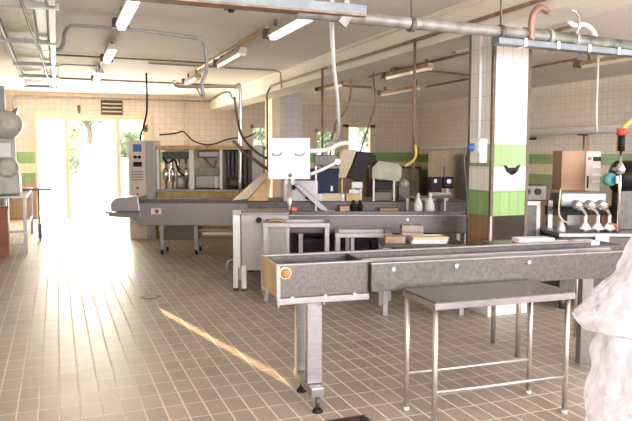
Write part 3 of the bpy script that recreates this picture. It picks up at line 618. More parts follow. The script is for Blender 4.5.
for x in (1.10, 2.05, 2.5): MB().cyl((x, -0.005, 0.845), (x, -0.025, 0.845), 0.018).build('bolt', 'chrome', t)
# dark boxes added to stand in for the shade below the trough
for k, (u, lb) in enumerate(((-0.22, 'dark box added as shade under the middle trough, closest to the pale cabinet'), (0.27, 'dark box added as shade under the middle trough, second from the pale cabinet'), (0.66, 'dark box added as shade under the middle trough, farthest right'))):
    t = thing('shade_box', lb, 'crate', UV(u, 7.83), A0, 'dark boxes added as shade under the middle trough')
    w_ = 0.40 if k == 0 else 0.30
    f = MB(); f.box(0, w_, 0, 0.3, 0, 0.03); f.box(0, w_, 0, 0.02, 0.03, 0.60); f.box(0, w_, 0.28, 0.3, 0.03, 0.60); f.box(0, 0.02, 0.02, 0.28, 0.03, 0.60); f.box(w_-0.02, w_, 0.02, 0.28, 0.03, 0.60)
    f.build('crate_body', 'black', t, 0.004)
    MB().box(-0.012, w_+0.012, -0.012, 0, 0.56, 0.60).build('rim', 'blue_crate', t); MB().box(-0.012, w_+0.012, 0.3, 0.312, 0.56, 0.60).build('rim', 'blue_crate', t)

# racks standing in front of the middle trough
def rack(name, label, u, v, w_, d_, h, top, legm, bars, extra=()):
    t = thing(name, label, 'rack', UV(u, v), A0)
    if top == 'frame':
        f = MB(); f.box(0, w_, 0, 0.05, h-0.05, h); f.box(0, w_, d_-0.05, d_, h-0.05, h); f.box(0, 0.05, 0.05, d_-0.05, h-0.05, h); f.box(w_-0.05, w_, 0.05, d_-0.05, h-0.05, h)
        f.build('top_frame', legm, t, 0.006)
    else: MB().box(0, w_, 0, d_, h-0.035, h).build('table_top', top, t, 0.006)
    for x in (0.03, w_-0.03):
        for y in (0.03, d_-0.03): MB().box(x-0.025, x+0.025, y-0.025, y+0.025, 0, h-0.035).build('leg', legm, t, 0.005)
    for x in extra: MB().box(x-0.02, x+0.02, 0.03, 0.07, 0.25, h-0.035).build('upright', legm, t, 0.004)
    for z in bars:
        MB().box(0.03, w_-0.03, 0.02, 0.05, z, z+0.03).build('stretcher', legm, t); MB().box(0.03, w_-0.03, d_-0.05, d_-0.02, z, z+0.03).build('stretcher', legm, t)
    return t
t = rack('steel_rack', 'pale steel rack with a curved brown top plate behind the conveyor end', -0.58, 7.12, 0.73, 0.45, 0.865, 'frame', 'steel_pale', (0.3,), (0.27,))
MB().tube([(0.03, 0.10, 0.85), (0.12, 0.10, 0.885), (0.22, 0.10, 0.87), (0.27, 0.10, 0.83)], 0.02, 8, 4).build('top_plate', 'copper', t)
rack('steel_rack', 'steel rack of slim uprights under the middle trough', 0.21, 7.14, 0.62, 0.43, 0.75, 'frame', 'steel_pale', (0.3,), (0.19,))
t3 = rack('low_steel_table', 'low steel table with cartons behind the front conveyor', 0.66, 6.47, 0.82, 0.5, 0.72, 'steel_dark', 'steel_pale', (0.3,))
def carton(name, label, u, v, z, w_, d_, h, m, cat='carton', band=None, rot=0.0):
    t = thing(name, label, cat, UV(u, v, z), A0 + rot)
    MB().box(0, w_, 0, d_, 0, h).build('carton_body', m, t, 0.006)
    MB().box(w_*0.45, w_*0.55, -0.002, d_+0.002, h-0.002, h+0.002).build('tape', band or 'beige', t)
    MB().box(0.0, w_, -0.004, 0.0, h*0.55, h*0.6).build('flap_edge', 'steel_dark' if m == 'cardboard_grey' else 'cardboard', t)
    return t
carton('carton', 'grey brown carton upright on the low steel table', 0.88, 6.72, 0.72, 0.22, 0.18, 0.16, 'cardboard_grey')
carton('carton', 'brown carton lying at the left end of the low steel table', 0.69, 6.52, 0.72, 0.20, 0.18, 0.07, 'cardboard', band='red')
for k, lb in enumerate(('lowest white tray of the small stack on the low steel table', 'second white tray up in the small stack on the low steel table', 'cream tray topping the small stack on the low steel table')):
    t = thing('white_tray', lb, 'tray', UV(0.95+0.012*k, 6.50, 0.72+0.022*k), A0 + 0.05*k, 'trays stacked on the low steel table')
    MB().box(0, 0.34, 0, 0.22, 0, 0.012).build('tray_base', 'white_board' if k < 2 else 'cream', t)
    f = MB(); f.box(-0.012, 0.352, -0.012, 0, 0.01, 0.02); f.box(-0.012, 0.352, 0.22, 0.232, 0.01, 0.02); f.box(-0.012, 0, 0, 0.22, 0.01, 0.02); f.box(0.34, 0.352, 0, 0.22, 0.01, 0.02)
    f.build('rim', 'white_board' if k < 2 else 'cream', t)

# white board on its chrome post
t = thing('white_board', 'square white board on a chrome post above the middle conveyor', 'board', UV(-0.315, 7.78, 0.70), A0)
MB().cyl((0, 0.08, 0), (0, 0.08, 0.62), 0.030).build('post', 'chrome', t)
MB().cyl((0, 0.08, 0.0), (0, 0.08, 0.03), 0.07).build('base_plate', 'steel', t)
MB().box(-0.25, 0.245, 0.03, 0.055, 0.615, 1.10).build('board_panel', 'white_board', t, 0.006)
for x in (-0.14, 0.13): MB().tube([(x-0.05, 0.03, 0.92), (x-0.05, 0.0, 0.90), (x+0.03, 0.0, 0.90), (x+0.05, 0.0, 0.93)], 0.007, 6, 3).build('hook', 'steel', t)
MB().cyl((0.01, 0.03, 0.66), (0.01, 0.01, 0.66), 0.022).build('bolt', 'steel_dark', t)
MB().box(-0.06, 0.06, 0.055, 0.09, 0.55, 0.75).build('bracket', 'steel', t)
conduit('cable', U([(-1.05, 8.6, 2.35), (-1.02, 8.6, 2.1), (-0.95, 8.5, 1.85), (-0.78, 8.3, 1.66), (-0.60, 8.0, 1.56), (-0.5, 7.85, 1.52)]), 0.016, 'steel_dark', 'dark cable sweeping to the left edge of the white board', 'cable', curve=5)
conduit('cable', U([(-1.06, 8.5, 1.78), (-0.98, 8.5, 1.70), (-0.92, 8.5, 1.62), (-0.80, 8.45, 1.55), (-0.68, 8.6, 1.45), (-0.45, 9.0, 1.30), (-0.42, 9.1, 1.25)]), 0.022, 'bracket_dark', 'bundle of dark hoses left of the white board', 'hose', curve=5)
# white swing arms to the right of the board
t = thing('swing_arm', 'white double swing arm reaching from the board to the white hose', 'swing arm', UV(-0.04, 7.9, 1.45), A0)
MB().tube([(-0.04, -0.02, 0.20), (0.05, 0, 0.20), (0.20, 0, 0.22), (0.32, 0, 0.28), (0.44, 0, 0.30)], 0.028, 10, 4).build('upper_arm', 'white_plastic', t)
MB().tube([(-0.03, -0.02, -0.08), (0.1, 0, -0.03), (0.28, 0, 0.06)], 0.02, 10, 4).build('lower_arm', 'white_plastic', t)
MB().box(0.02, 0.30, 0.05, 0.20, 0.02, 0.15).build('arm_box', 'steel_dark', t, 0.01)
MB().cyl((0.30, 0.03, 0.07), (0.30, 0.12, 0.07), 0.03).build('joint', 'chrome', t)
MB().box(0.03, 0.05, 0.08, 0.12, -0.53, 0.05).build('support_bar', 'steel', t)

# forming machine in the middle, behind the trough
t = thing('forming_machine', 'dark steel forming machine standing behind the middle trough', 'machine', UV(-0.95, 8.95), A0)
MB().box(0.0, 3.0, 0, 0.9, 0.10, 0.80).build('machine_body', 'steel_dark', t, 0.01)
MB().box(-0.05, 3.05, -0.28, 0.94, 0.80, 0.83).build('machine_bed', 'steel_worn', t, 0.006)
MB().box(0.02, 3.0, 0.0, 0.92, 0.83, 0.97).build('raised_deck', 'steel_dark', t, 0.006)
MB().box(1.26, 1.40, -0.22, -0.08, 0.83, 0.93).build('valve_block', 'copper', t, 0.012)
for x in (1.45, 1.54): MB().lathe((x, -0.15, 0.83), (0, 0, 1), [(0.035, 0), (0.035, 0.10), (0.018, 0.13), (0.018, 0.17)]).build('valve', 'black', t)
MB().box(1.05, 1.20, -0.2, -0.06, 0.83, 0.87).build('slide_foot', 'steel_pale', t, 0.006)
MB().box(1.80, 2.05, -0.2, -0.05, 0.83, 0.90).build('cover', 'brown_panel', t, 0.01)
for x in (2.15, 2.4, 2.65): MB().box(x, x+0.03, -0.2, -0.17, 0.83, 1.05).build('upright', 'steel_pale', t)
MB().box(2.1, 2.72, -0.21, -0.16, 1.03, 1.06).build('cross_rail', 'steel_dark', t)
for x, y in ((0.05, 0.05), (2.95, 0.05), (0.05, 0.85), (2.95, 0.85)): MB().cyl((x, y, 0), (x, y, 0.1), 0.04).build('foot', 'black', t)
MB().prism([(-0.20, 0.98), (0.02, 1.00), (0.34, 1.34), (0.22, 1.36)], 0.05, 0.5).build('infeed_chute', 'beige', t, 0.006)
MB().prism([(0.02, 0.98), (0.30, 0.98), (0.34, 1.28), (0.28, 1.28)], 0.0, 0.03).build('chute_side', 'tan_panel', t)
MB().box(0.50, 0.98, 0.0, 0.6, 0.97, 1.26).build('guard_box', 'steel', t, 0.01)
for x, z, m_ in ((0.64, 1.16, 'black'), (0.84, 1.03, 'black'), (0.90, 1.00, 'teal')): MB().cyl((x, 0.0, z), (x, -0.03, z), 0.035).build('knob', m_, t)
MB().prism([(0.66, 1.20), (0.72, 1.22), (1.12, 0.87), (1.02, 0.86)], -0.18, -0.13).build('clear_slide', 'steel_pale', t, 0.006)
MB().box(0.92, 1.34, 0.0, 0.4, 0.97, 1.08).build('crate_shelf', 'steel', t, 0.006)
MB().box(1.05, 1.30, -0.035, 0.0, 0.98, 1.08).build('shelf_label', 'beige', t)
MB().box(0.60, 0.70, -0.16, -0.06, 0.83, 0.91).build('catch', 'orange', t, 0.01)
MB().box(1.36, 1.56, 0.05, 0.3, 0.97, 1.08).build('column', 'tan_panel', t)
MB().box(1.40, 1.54, 0.02, 0.3, 1.08, 1.13).build('column_head', 'steel_pale', t)
t = thing('blue_crate', 'dark blue plastic crate right of the white board', 'crate', UV(-0.07, 8.98, 1.08), A0)
f = MB(); f.box(0, 0.37, 0, 0.34, 0, 0.03); f.box(0, 0.37, 0, 0.02, 0.03, 0.33); f.box(0, 0.37, 0.32, 0.34, 0.03, 0.33); f.box(0, 0.02, 0.02, 0.32, 0.03, 0.33); f.box(0.35, 0.37, 0.02, 0.32, 0.03, 0.33)
f.build('crate_body', 'blue_crate', t, 0.006)
f = MB(); f.box(-0.015, 0.385, -0.015, 0, 0.28, 0.33); f.box(-0.015, 0.385, 0.34, 0.355, 0.28, 0.33); f.box(-0.015, 0, 0, 0.34, 0.28, 0.33); f.box(0.37, 0.385, 0, 0.34, 0.28, 0.33)
f.build('rim', 'blue_crate', t, 0.003)
for x in (0.09, 0.18): MB().box(x, x+0.015, -0.01, 0, 0.03, 0.28).build('rib', 'blue_crate', t)
MB().box(0.27, 0.30, -0.004, 0, 0.03, 0.10).build('label', 'white_board', t)
t = thing('film_hood', 'big black tilted hood with a beige left end, beside the blue crate', 'hood', UV(0.40, 8.98, 1.08), A0)
MB().prism([(0.16, 0.575), (0.364, 0.55), (0.41, 0.53), (0.42, 0.48), (0.39, 0.40), (0.296, 0.37), (0.23, 0.15), (0.01, 0.21), (0.09, 0.38)], 0.02, 0.5).build('hood_shell', 'black_gloss', t, 0.012)
MB().prism([(-0.073, 0.547), (-0.018, 0.60), (0.155, 0.588), (0.085, 0.38), (0.005, 0.205), (-0.10, 0.21)], 0.03, 0.48).build('end_cheek', 'beige', t, 0.012)
MB().box(0.08, 0.24, 0.03, 0.3, 0.06, 0.16).build('hood_base', 'steel_pale', t, 0.01)
for x in (0.10, 0.20): MB().box(x, x+0.03, 0.1, 0.14, -0.11, 0.07).build('hood_leg', 'steel_pale', t)
MB().box(-0.05, -0.03, 0.1, 0.14, -0.11, 0.6).build('side_post', 'frame_cream', t)
t = thing('hopper', 'pale olive hopper with a dark screen, right of the black hood', 'hopper', UV(0.78, 9.05, 0.97), A0)
MB().prism([(-0.02, 0.30), (0.36, 0.26), (0.40, 0.34), (0.40, 0.46), (0.34, 0.52), (0.08, 0.56), (-0.02, 0.46)], 0, 0.45).build('hopper_body', 'hopper_green', t, 0.015)
for x in (0.0, 0.28): MB().box(x, x+0.025, 0.0, 0.03, 0.0, 0.30).build('hopper_leg', 'steel_pale', t)
MB().box(0.03, 0.27, 0.03, 0.3, 0.15, 0.27).build('screen', 'black_gloss', t, 0.008)
MB().box(0.03, 0.27, 0.05, 0.35, 0.0, 0.12).build('lower_box', 'steel_dark', t, 0.006)
MB().ball((0.43, 0.12, 0.22), 0.09, (1, 1, 0.9)).build('motor_cap', 'hopper_green', t)
MB().box(0.36, 0.52, 0.05, 0.35, 0.0, 0.20).build('motor_block', 'steel_dark', t, 0.01)
t = thing('metal_box', 'coppery box on the machine bed between the olive hopper and the weighing display', 'box', UV(1.34, 9.0, 0.97), A0)
MB().box(0, 0.20, -0.0, 0.2, 0, 0.06).build('box_body', 'cardboard', t, 0.01)
MB().box(0.05, 0.15, -0.01, 0.0, 0.01, 0.05).build('box_label', 'copper', t)
t = thing('weighing_display', 'black weighing display with a white key on a thin stand', 'display', UV(1.56, 9.05, 0.97), A0)
MB().box(0, 0.17, 0, 0.14, 0.12, 0.33).build('display_body', 'black', t, 0.012)
MB().box(0.18, 0.34, 0.0, 0.14, 0.17, 0.33).build('display_body', 'black_gloss', t, 0.02)
MB().box(0.06, 0.095, -0.006, 0, 0.25, 0.30).build('key', 'white_board', t)
MB().cyl((0.26, -0.006, 0.27), (0.26, -0.02, 0.27), 0.03).build('dial', 'steel', t)
for x in (0.06, 0.24): MB().box(x, x+0.03, 0.05, 0.08, 0.0, 0.18).build('stand', 'steel_pale', t)
MB().box(0.02, 0.30, 0.0, 0.14, 0.09, 0.11).build('shelf', 'steel_pale', t)
for k, (u, lb) in enumerate(((1.275, 'left one of two small white bottles on the middle trough rim'), (1.425, 'right one of two small white bottles on the middle trough rim'))):
    t = thing('white_bottle', lb, 'bottle', UV(u, 8.21, 0.90), A0, 'white bottles on the trough')
    MB().lathe((0, 0, 0), (0, 0, 1), [(0.045, 0), (0.055, 0.01), (0.05, 0.09), (0.03, 0.14), (0.018, 0.17)]).build('bottle_body', 'white_board', t)
    MB().lathe((0, 0, 0.17), (0, 0, 1), [(0.02, 0), (0.02, 0.03), (0.010, 0.06)]).build('bottle_cap', 'white_plastic', t)
conduit('yellow_hose', U([(1.16, 7.73, 1.72), (1.165, 7.73, 1.60), (1.14, 7.73, 1.54), (1.09, 7.73, 1.50), (1.04, 7.73, 1.47)]), 0.016, 'yellow', 'short yellow hose hanging at the foot of the brown drop pipe', 'hose', curve=5)

# right wall side bench cabinets, seen behind the middle machines
t = thing('wall_cabinet', 'dark grey green cabinet against the back wall near the corner', 'cabinet', (8.6, 17.2, 0))
MB().box(0, 1.5, 0, 0.6, 0, 1.25).build('cabinet_body', 'steel_dark', t, 0.01)
MB().box(0.06, 0.72, -0.02, 0, 0.1, 1.2).build('door', 'hopper_green', t); MB().box(0.78, 1.44, -0.02, 0, 0.1, 1.2).build('door', 'hopper_green', t)
t = thing('tall_cabinet', 'tall beige cabinet against the right wall behind the drop pipe', 'cabinet', (9.75, 15.2, 0))
MB().box(0, 0.7, 0, 1.0, 0, 1.68).build('cabinet_body', 'beige', t, 0.01)
MB().box(-0.02, 0, 0.03, 0.97, 0.1, 1.64).build('door', 'beige', t, 0.006)
MB().box(-0.05, -0.02, 0.1, 0.14, 0.8, 1.3).build('handle', 'steel', t)
t = thing('steel_locker', 'dark green steel locker beside the tall beige cabinet', 'locker', (9.8, 14.0, 0))
MB().box(0, 0.65, 0, 0.75, 0, 1.62).build('locker_body', 'steel_dark', t, 0.01)
MB().box(-0.02, 0, 0.03, 0.72, 0.1, 1.58).build('door', 'steel_dark', t, 0.005)
MB().box(-0.04, -0.02, 0.08, 0.11, 0.7, 1.0).build('handle', 'steel', t)

# things on the tiled pillar
t = thing('switch_box', 'white switch box with a blue plug on the left side of the pillar', 'switch box', (3.945, 5.46, 1.52))
MB().box(-0.09, 0, -0.02, 0.16, 0, 0.24).build('box_body', 'white_plastic', t, 0.012)
MB().box(-0.095, -0.08, 0.0, 0.14, 0.10, 0.22).build('cover', 'white_board', t, 0.005)
MB().lathe((-0.09, 0.10, 0.16), (-0.9, 0.3, -0.25), [(0.03, -0.04), (0.038, -0.03), (0.038, 0.04), (0.025, 0.055)]).build('plug', 'blue', t)
MB().tube([(-0.13, 0.12, 0.14), (-0.16, 0.13, 0.12), (-0.165, 0.14, 0.0), (-0.12, 0.15, -0.3), (-0.10, 0.15, -0.6)], 0.008, 8, 4).build('plug_cable', 'steel_dark', t)
conduit('pillar_conduit', [(3.93, 5.57, 1.70), (3.93, 5.57, 2.83)], 0.014, 'white_plastic', 'thin white conduit down the left side of the tiled pillar')
t = thing('wall_hook', 'small black winged hook on the front of the tiled pillar', 'hook', (4.18, 5.38, 1.45))
MB().prism([(-0.09, 0.05), (-0.04, 0.02), (0, 0.03), (0.04, 0.02), (0.09, 0.05), (0.05, -0.02), (0.02, -0.03), (0, -0.05), (-0.02, -0.03), (-0.05, -0.02)], -0.03, 0).build('hook_plate', 'black', t)
MB().tube([(0, -0.03, -0.02), (0, -0.06, -0.03), (0, -0.06, 0.01)], 0.01, 6).build('hook_tip', 'black', t)

# ------------------------------------------------------------------ right side machines
t = thing('dosing_unit', 'small grey dosing unit with dark knobs behind the pillar on the right', 'machine', UV(2.28, 7.25), A0)
MB().box(0, 0.20, 0, 0.25, 0.02, 1.10).build('unit_body', 'steel', t, 0.01)
MB().box(-0.05, 0.25, -0.03, 0.28, 1.10, 1.27).build('head', 'steel_dark', t, 0.01)
for x in (0.03, 0.15): MB().cyl((x, -0.03, 1.2), (x, -0.05, 1.2), 0.035).build('knob', 'black', t)
MB().box(0.03, 0.15, -0.01, 0, 0.65, 1.05).build('dark_panel', 'steel_dark', t)
MB().box(-0.03, 0.26, -0.03, 0.28, 0, 0.03).build('base_plate', 'steel_dark', t)
t = thing('packing_machine', 'steel packing machine at the right behind the front conveyor', 'machine', UV(2.52, 6.75), A0)
MB().box(0, 1.35, 0, 0.75, 0.12, 0.76).build('machine_body', 'steel_dark', t, 0.01)
MB().box(-0.03, 1.38, -0.03, 0.78, 0.76, 0.80).build('machine_bed', 'steel', t, 0.006)
for x, y in ((0.06, 0.06), (1.29, 0.06), (0.06, 0.69), (1.29, 0.69)): MB().cyl((x, y, 0), (x, y, 0.12), 0.035).build('foot', 'steel_dark', t)
MB().box(0.02, 1.3, 0.50, 0.56, 0.94, 1.04).build('black_bar', 'black', t, 0.006)
for x in (0.04, 1.24): MB().box(x, x+0.05, 0.5, 0.56, 0.80, 1.10).build('bar_post', 'steel', t)
MB().box(0.12, 0.62, 0.35, 0.7, 1.04, 1.20).build('drive_housing', 'steel', t, 0.02)
MB().box(0.66, 1.3, 0.58, 0.7, 0.80, 0.95).build('red_housing', 'red_box', t, 0.02)
for k, x in enumerate((0.29, 0.42, 0.54)):
    n = MB(); n.lathe((x, 0.10, 0.83), (0, 0, 1), [(0.062, 0), (0.055, 0.015), (0.03, 0.05), (0.016, 0.07), (0.016, 0.15)])
    n = n.build('suction_cup', 'white_board', t)
    MB().tube([(x, 0.10, 0.97), (x-0.03, 0.08, 1.02), (x-0.11, 0.03, 1.07)], 0.016, 8, 3).build('cup_arm', 'chrome', n)
    MB().lathe((x-0.13, 0.0, 1.09), (-0.75, -0.3, 0.35), [(0.03, -0.06), (0.048, -0.05), (0.048, 0.03), (0.035, 0.05)]).build('silver_cap', 'chrome', n)
    MB().cyl((x, 0.10, 0.80), (x, 0.10, 0.83), 0.03).build('cup_base', 'steel', n)
MB().tube([(0.02, 0.1, 1.25), (0.01, 0.1, 1.0), (0.05, 0.08, 0.92), (0.10, 0.06, 0.90)], 0.009, 6, 4).build('thin_hose', 'beige', t)
MB().tube([(0.50, 0.02, 0.90), (0.56, 0.0, 0.88), (0.58, 0.0, 0.82)], 0.012, 6, 4).build('thin_hose', 'red', t)
MB().box(0.34, 0.48, -0.05, -0.03, 0.55, 0.78).build('white_plate', 'white_board', t, 0.01)
MB().lathe((0.0, 0.02, 0.80), (0, 0, 1), [(0.05, 0), (0.055, 0.03), (0.03, 0.12), (0.02, 0.13)]).build('funnel', 'steel_pale', t)
t = thing('brown_cabinet', 'brown electrical cabinet with a cream control strip on the right', 'electrical cabinet', UV(2.80, 7.62), A0)
MB().box(0.03, 0.36, 0, 0.30, 1.19, 1.65).build('cabinet_body', 'brown_panel', t, 0.008)
MB().box(0.30, 0.47, -0.02, 0.28, 1.18, 1.64).build('control_strip', 'control_face', t, 0.006)
MB().box(0.32, 0.335, -0.03, -0.02, 1.22, 1.36).build('key_row', 'black', t)
MB().box(0.38, 0.47, -0.03, -0.02, 1.53, 1.58).build('display', 'black', t)
MB().cyl((0.34, -0.02, 1.56), (0.34, -0.04, 1.56), 0.018).build('button', 'red', t)
for z in (1.28, 1.36, 1.45): MB().box(0.38, 0.47, -0.026, -0.02, z, z+0.03).build('key', 'white_board', t)
MB().box(0.15, 0.30, 0.1, 0.25, 0.02, 1.20).build('column', 'steel', t, 0.006)
MB().box(0.05, 0.40, 0.0, 0.35, 0, 0.03).build('base_plate', 'steel_dark', t)
t = thing('pump_motor', 'dark pump motor with a teal label at the right edge', 'motor', UV(3.14, 6.98, 0.80), A0)
MB().lathe((0.06, 0.16, 0.56), (1, 0, 0), [(0.06, 0), (0.15, 0.02), (0.18, 0.05), (0.18, 0.40), (0.14, 0.46)], 24).build('motor_body', 'black_gloss', t)
MB().lathe((0.02, 0.10, 0.54), (0.3, -1, 0), [(0.06, -0.06), (0.07, 0.0), (0.065, 0.03), (0.03, 0.04)]).build('teal_cover', 'teal', t)
MB().box(0.03, 0.08, -0.02, 0.01, 0.50, 0.58).build('label', 'white_board', t)
MB().lathe((0.30, -0.03, 0.54), (0, -1, 0), [(0.08, -0.05), (0.08, 0.0), (0.03, 0.03)]).build('pump_cap', 'steel_pale', t)
MB().box(0.1, 0.4, 0.05, 0.25, 0.0, 0.42).build('pedestal', 'steel_dark', t, 0.01)
t = thing('water_valve', 'chrome water pipe with a valve and red coupling at the right edge', 'valve', UV(3.13, 6.80, 0.80), A0)
MB().cyl((0, 0, 0), (0, 0, 0.86), 0.014).build('pipe', 'chrome', t)
MB().lathe((0, 0, 0.60), (0, 0, 1), [(0.02, 0), (0.045, 0.02), (0.05, 0.06), (0.03, 0.10), (0.02, 0.12)]).build('valve_body', 'chrome', t)
MB().box(-0.08, -0.03, -0.01, 0.01, 0.64, 0.67).build('valve_handle', 'bracket_dark', t)
MB().cyl((0, 0, 0.84), (0, 0, 1.02), 0.035).build('coupling_sleeve', 'black', t)
MB().cyl((0, 0, 1.0), (0, 0, 1.07), 0.05).build('coupling', 'red', t)
conduit('yellow_hose', U([(3.115, 6.83, 1.62), (3.12, 6.83, 1.74), (3.14, 6.82, 1.85), (3.20, 6.8, 1.93), (3.30, 6.8, 1.98), (3.45, 6.8, 1.99)]), 0.024, 'yellow', 'yellow hose curving from the red coupling out at the right', 'hose', curve=5)

# rear table carrying flat white cartons
t = thing('packing_table', 'steel packing table with flat white cartons behind the front conveyor', 'table', (3.26, 4.16, 0), R(-8))
MB().box(0, 1.0, 0, 0.5, 0.84, 0.875).build('table_top', 'steel_worn', t, 0.006)
for x, y in ((0.9, 0.05), (0.9, 0.45), (0.1, 0.45), (0.1, 0.05)): MB().cyl((x, y, 0), (x, y, 0.84), 0.02).build('leg', 'tube_steel', t)
def flat(label, x, y, z, rz, w_, d_, h, m, end):
    t = thing('flat_carton', label, 'carton', (x, y, z), rz, 'flat cartons on the packing table')
    MB().box(0, w_, 0, d_, 0, h).build('carton_body', m, t, 0.003)
    MB().box(-0.012, 0, 0.0, d_, 0, h).build('end_label', end, t)
flat('long flat white carton with an orange end behind the front conveyor', 3.40, 4.22, 0.875, R(-12), 0.46, 0.14, 0.03, 'white_board', 'orange')
flat('shorter white carton lying behind the long flat one', 3.55, 4.42, 0.875, R(-12), 0.30, 0.14, 0.035, 'white_plastic', 'white_board')
flat('small white carton at the right end of the packing table', 3.92, 4.14, 0.875, R(-14), 0.16, 0.14, 0.028, 'white_board', 'cream')

# ------------------------------------------------------------------ front conveyor
t = thing('front_conveyor', 'long front steel conveyor with a tan end plate and stop button', 'conveyor', (1.215, 3.745, 0), R(-5.0))
f = MB(); f.box(0.012, 0.59, 0, 0.02, 0.735, 0.935); f.box(0.012, 0.59, 0.43, 0.45, 0.735, 0.925); f.box(0.59, 2.6, 0.43, 0.45, 0.745, 0.925); f.box(0.012, 0.59, 0.02, 0.43, 0.735, 0.755)
f.build('head_box', 'steel_worn', t, 0.004)
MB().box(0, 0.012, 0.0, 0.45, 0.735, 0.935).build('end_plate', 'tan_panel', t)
MB().box(-0.006, 0.02, -0.008, 0.02, 0.70, 0.945).build('corner_strip', 'steel', t, 0.003); MB().box(-0.006, 0.02, 0.43, 0.458, 0.70, 0.935).build('corner_strip', 'steel', t, 0.003)
MB().box(-0.004, 0.59, -0.016, 0.012, 0.695, 0.735).build('bottom_flange', 'steel', t, 0.004)
MB().box(0.0, 0.60, -0.01, 0.02, 0.932, 0.944).build('front_rim', 'steel', t, 0.004)
MB().box(0.0, 2.6, 0.42, 0.46, 0.925, 0.938).build('rear_rim', 'steel', t, 0.004)
f = MB(); f.box(0.59, 2.6, -0.035, -0.015, 0.745, 0.925); f.box(0.59, 0.605, -0.035, 0.43, 0.745, 0.925); f.box(0.59, 2.6, -0.015, 0.43, 0.745, 0.76)
f.build('trough', 'steel_worn', t, 0.004)
MB().box(0.59, 2.6, -0.042, 0.0, 0.918, 0.93).build('trough_rim', 'steel', t, 0.004)
MB().box(0.61, 2.6, 0.03, 0.42, 0.86, 0.872).build('belt', 'steel_dark', t)
MB().box(0.61, 2.6, 0.22, 0.25, 0.872, 0.915).build('guide_rail', 'steel', t, 0.004)
for x in (0.74, 1.18, 1.72): MB().cyl((x, -0.036, 0.885), (x, -0.048, 0.885), 0.014).build('bolt', 'chrome', t)
for x in (0.09, 0.30, 0.49): MB().cyl((x, -0.016, 0.735), (x, -0.022, 0.735), 0.012).build('rivet', 'chrome', t)
b = MB().cyl((0.05, 0.0, 0.89), (0.05, -0.012, 0.89), 0.037, None, 24).build('stop_button', 'cream', t)
b['label'] = 'round cream plate with an orange red push button'
MB().lathe((0.05, -0.012, 0.89), (0, -1, 0), [(0.028, 0), (0.03, 0.01), (0.02, 0.025), (0.004, 0.03)]).build('button_cap', 'orange', b)
MB().box(0.11, 0.36, 0.02, 0.40, 0.69, 0.735).build('mount_plate', 'steel_pale', t, 0.004)
MB().box(0.205, 0.305, 0.06, 0.12, 0.16, 0.70).build('leg', 'steel', t, 0.006)
MB().box(0.205, 0.265, 0.32, 0.38, 0.16, 0.70).build('leg', 'steel', t, 0.006)
MB().box(0.21, 0.295, -0.02, 0.42, 0.10, 0.16).build('foot_beam', 'steel', t, 0.006)
for y in (0.0, 0.38):
    k = MB().cyl((0.255, y, 0.02), (0.255, y, 0.10), 0.014).build('foot', 'steel_dark', t)
    MB().lathe((0.255, y, 0.0), (0, 0, 1), [(0.034, 0), (0.034, 0.012), (0.018, 0.03)]).build('foot_pad', 'black', k)
for x, y in ((0.01, 0.01), (0.01, 0.43), (0.30, 0.01)): MB().cyl((x, y, 0.665), (x, y, 0.70), 0.010).build('peg', 'steel', t)
for x in (2.5,):
    for y in (0.06, 0.36): MB().box(x-0.05, x+0.05, y-0.03, y+0.03, 0.0, 0.745).build('leg', 'steel', t, 0.006)
# ------------------------------------------------------------------ front table
t = thing('steel_table', 'low stainless steel table with tubular legs in front of the conveyor', 'table', (1.965, 3.165, 0), R(-3))
MB().box(0, 0.95, 0, 0.415, 0.735, 0.77).build('table_top', 'steel_worn', t, 0.005)
f = MB(); f.box(-0.004, 0.954, -0.004, 0.006, 0.725, 0.762); f.box(-0.004, 0.006, 0, 0.415, 0.725, 0.762); f.box(0.944, 0.954, 0, 0.415, 0.725, 0.762)
f.build('edge_trim', 'steel', t, 0.003)
for x, y in ((0.018, 0.03), (0.925, 0.03), (0.018, 0.39), (0.925, 0.39)):
    k = MB().cyl((x, y, 0.012), (x, y, 0.735), 0.0155, None, 18).build('leg', 'tube_steel', t)
    MB().cyl((x, y, 0.0), (x, y, 0.02), 0.018).build('foot_cap', 'white_plastic', k)
for y in (0.03, 0.39): MB().cyl((0.018, y, 0.235), (0.925, y, 0.235), 0.011).build('stretcher', 'tube_steel', t)

# ------------------------------------------------------------------ plastic sheeting over the conveyor end
def sheet_mesh(levels, seed, n=150, drape=1.0):
    b = MB(); rings = []
    for li, (z, cx, cy, rx, ry, am) in enumerate(levels):
        ring = []
        for i in range(n):
            a = 2*PI*i/n
            P = Vector((math.cos(a)*1.3 + seed, math.sin(a)*1.3, z*4.0))
            sl = Vector((math.cos(a)*1.5 + z*3.5 + seed, math.sin(a)*1.5 - z*2.5, z*5.0 + a*0.0))
            Q = Vector((math.cos(a)*1.0 + seed, math.sin(a)*1.0, z*2.2))
            fold = (0.8*noise.noise(P*0.8) + 0.9*(0.45 - noise.voronoi(Q*2.0 + Vector((0, 0, z*1.2)))[0][0])
                    + 0.45*(0.40 - noise.voronoi(Q*4.5)[0][0]))
            k = 1 + am*fold
            ring.append(b.b.verts.new((cx + rx*k*math.cos(a), cy + ry*k*math.sin(a), z + 0.012*noise.noise(Vector((a*3, z*9, seed))))))
        rings.append(ring)
    b.loft(rings, cap=False)
    b.b.faces.new(rings[-1]).smooth = True
    return b
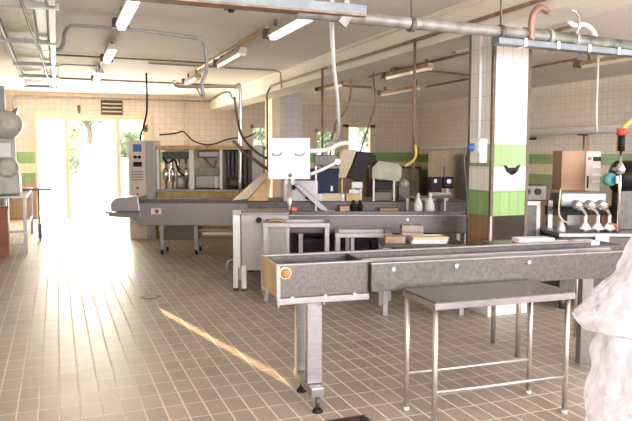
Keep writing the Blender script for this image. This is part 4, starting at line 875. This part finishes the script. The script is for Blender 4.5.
def interp(levels, k):
    out = []
    for a, b in zip(levels, levels[1:]):
        for i in range(k):
            t_ = i/k; s_ = t_*t_*(3-2*t_); out.append(tuple(x + (y-x)*(s_ if j else t_) for j, (x, y) in enumerate(zip(a, b))))
    return out + [levels[-1]]
# stand below the sheeting
P0 = UV(1.535, 3.12)
t = thing('plastic_sheet', 'crumpled translucent white plastic sheeting draped at the right edge', 'plastic sheet', (P0[0], P0[1], 0), A0)
sk = interp([(0.02, 0.035, 0, 0.275, 0.22, 0.17), (0.35, 0.035, 0, 0.255, 0.20, 0.17), (0.62, 0.04, 0, 0.225, 0.17, 0.16), (0.86, 0.05, 0.0, 0.17, 0.14, 0.12)], 22)
sheet_mesh(sk, 3.1).build('lower_drape', 'film', t)
up = interp([(0.76, 0.02, -0.04, 0.20, 0.17, 0.14), (0.79, -0.01, -0.05, 0.245, 0.20, 0.17), (0.84, -0.02, -0.04, 0.275, 0.20, 0.17), (0.94, 0.02, -0.02, 0.21, 0.17, 0.18), (1.05, 0.05, 0, 0.145, 0.12, 0.18), (1.15, 0.05, 0, 0.115, 0.09, 0.18), (1.22, 0.03, 0, 0.06, 0.05, 0.15)], 12)
sheet_mesh(up, 7.7).build('upper_drape', 'film', t)

# ------------------------------------------------------------------ floor fittings
t = thing('floor_grate', 'dark rusty square drain grate in the floor below the front conveyor foot', 'floor grate', (1.56, 3.42, 0.0), R(0))
MB().box(-0.15, 0.15, -0.14, 0.14, 0.0, 0.004).build('pan', 'black', t)
f = MB()
for k in range(7): f.box(-0.15, 0.15, -0.14+k*0.042, -0.116+k*0.042, 0.004, 0.012)
for k in range(6): f.box(-0.15+k*0.055, -0.13+k*0.055, -0.14, 0.14, 0.004, 0.010)
f.build('grate_bars', 'grate', t)
t = thing('floor_drain', 'small round drain cover in the tiled floor in the middle distance', 'floor drain', (0.94, 7.53, 0.0))
MB().cyl((0, 0, 0), (0, 0, 0.004), 0.11, None, 24).build('drain_rim', 'steel_dark', t)
f = MB()
for k in range(5): f.box(-0.07, 0.07, -0.06+k*0.028, -0.046+k*0.028, 0.004, 0.007)
f.build('drain_slots', 'steel', t)
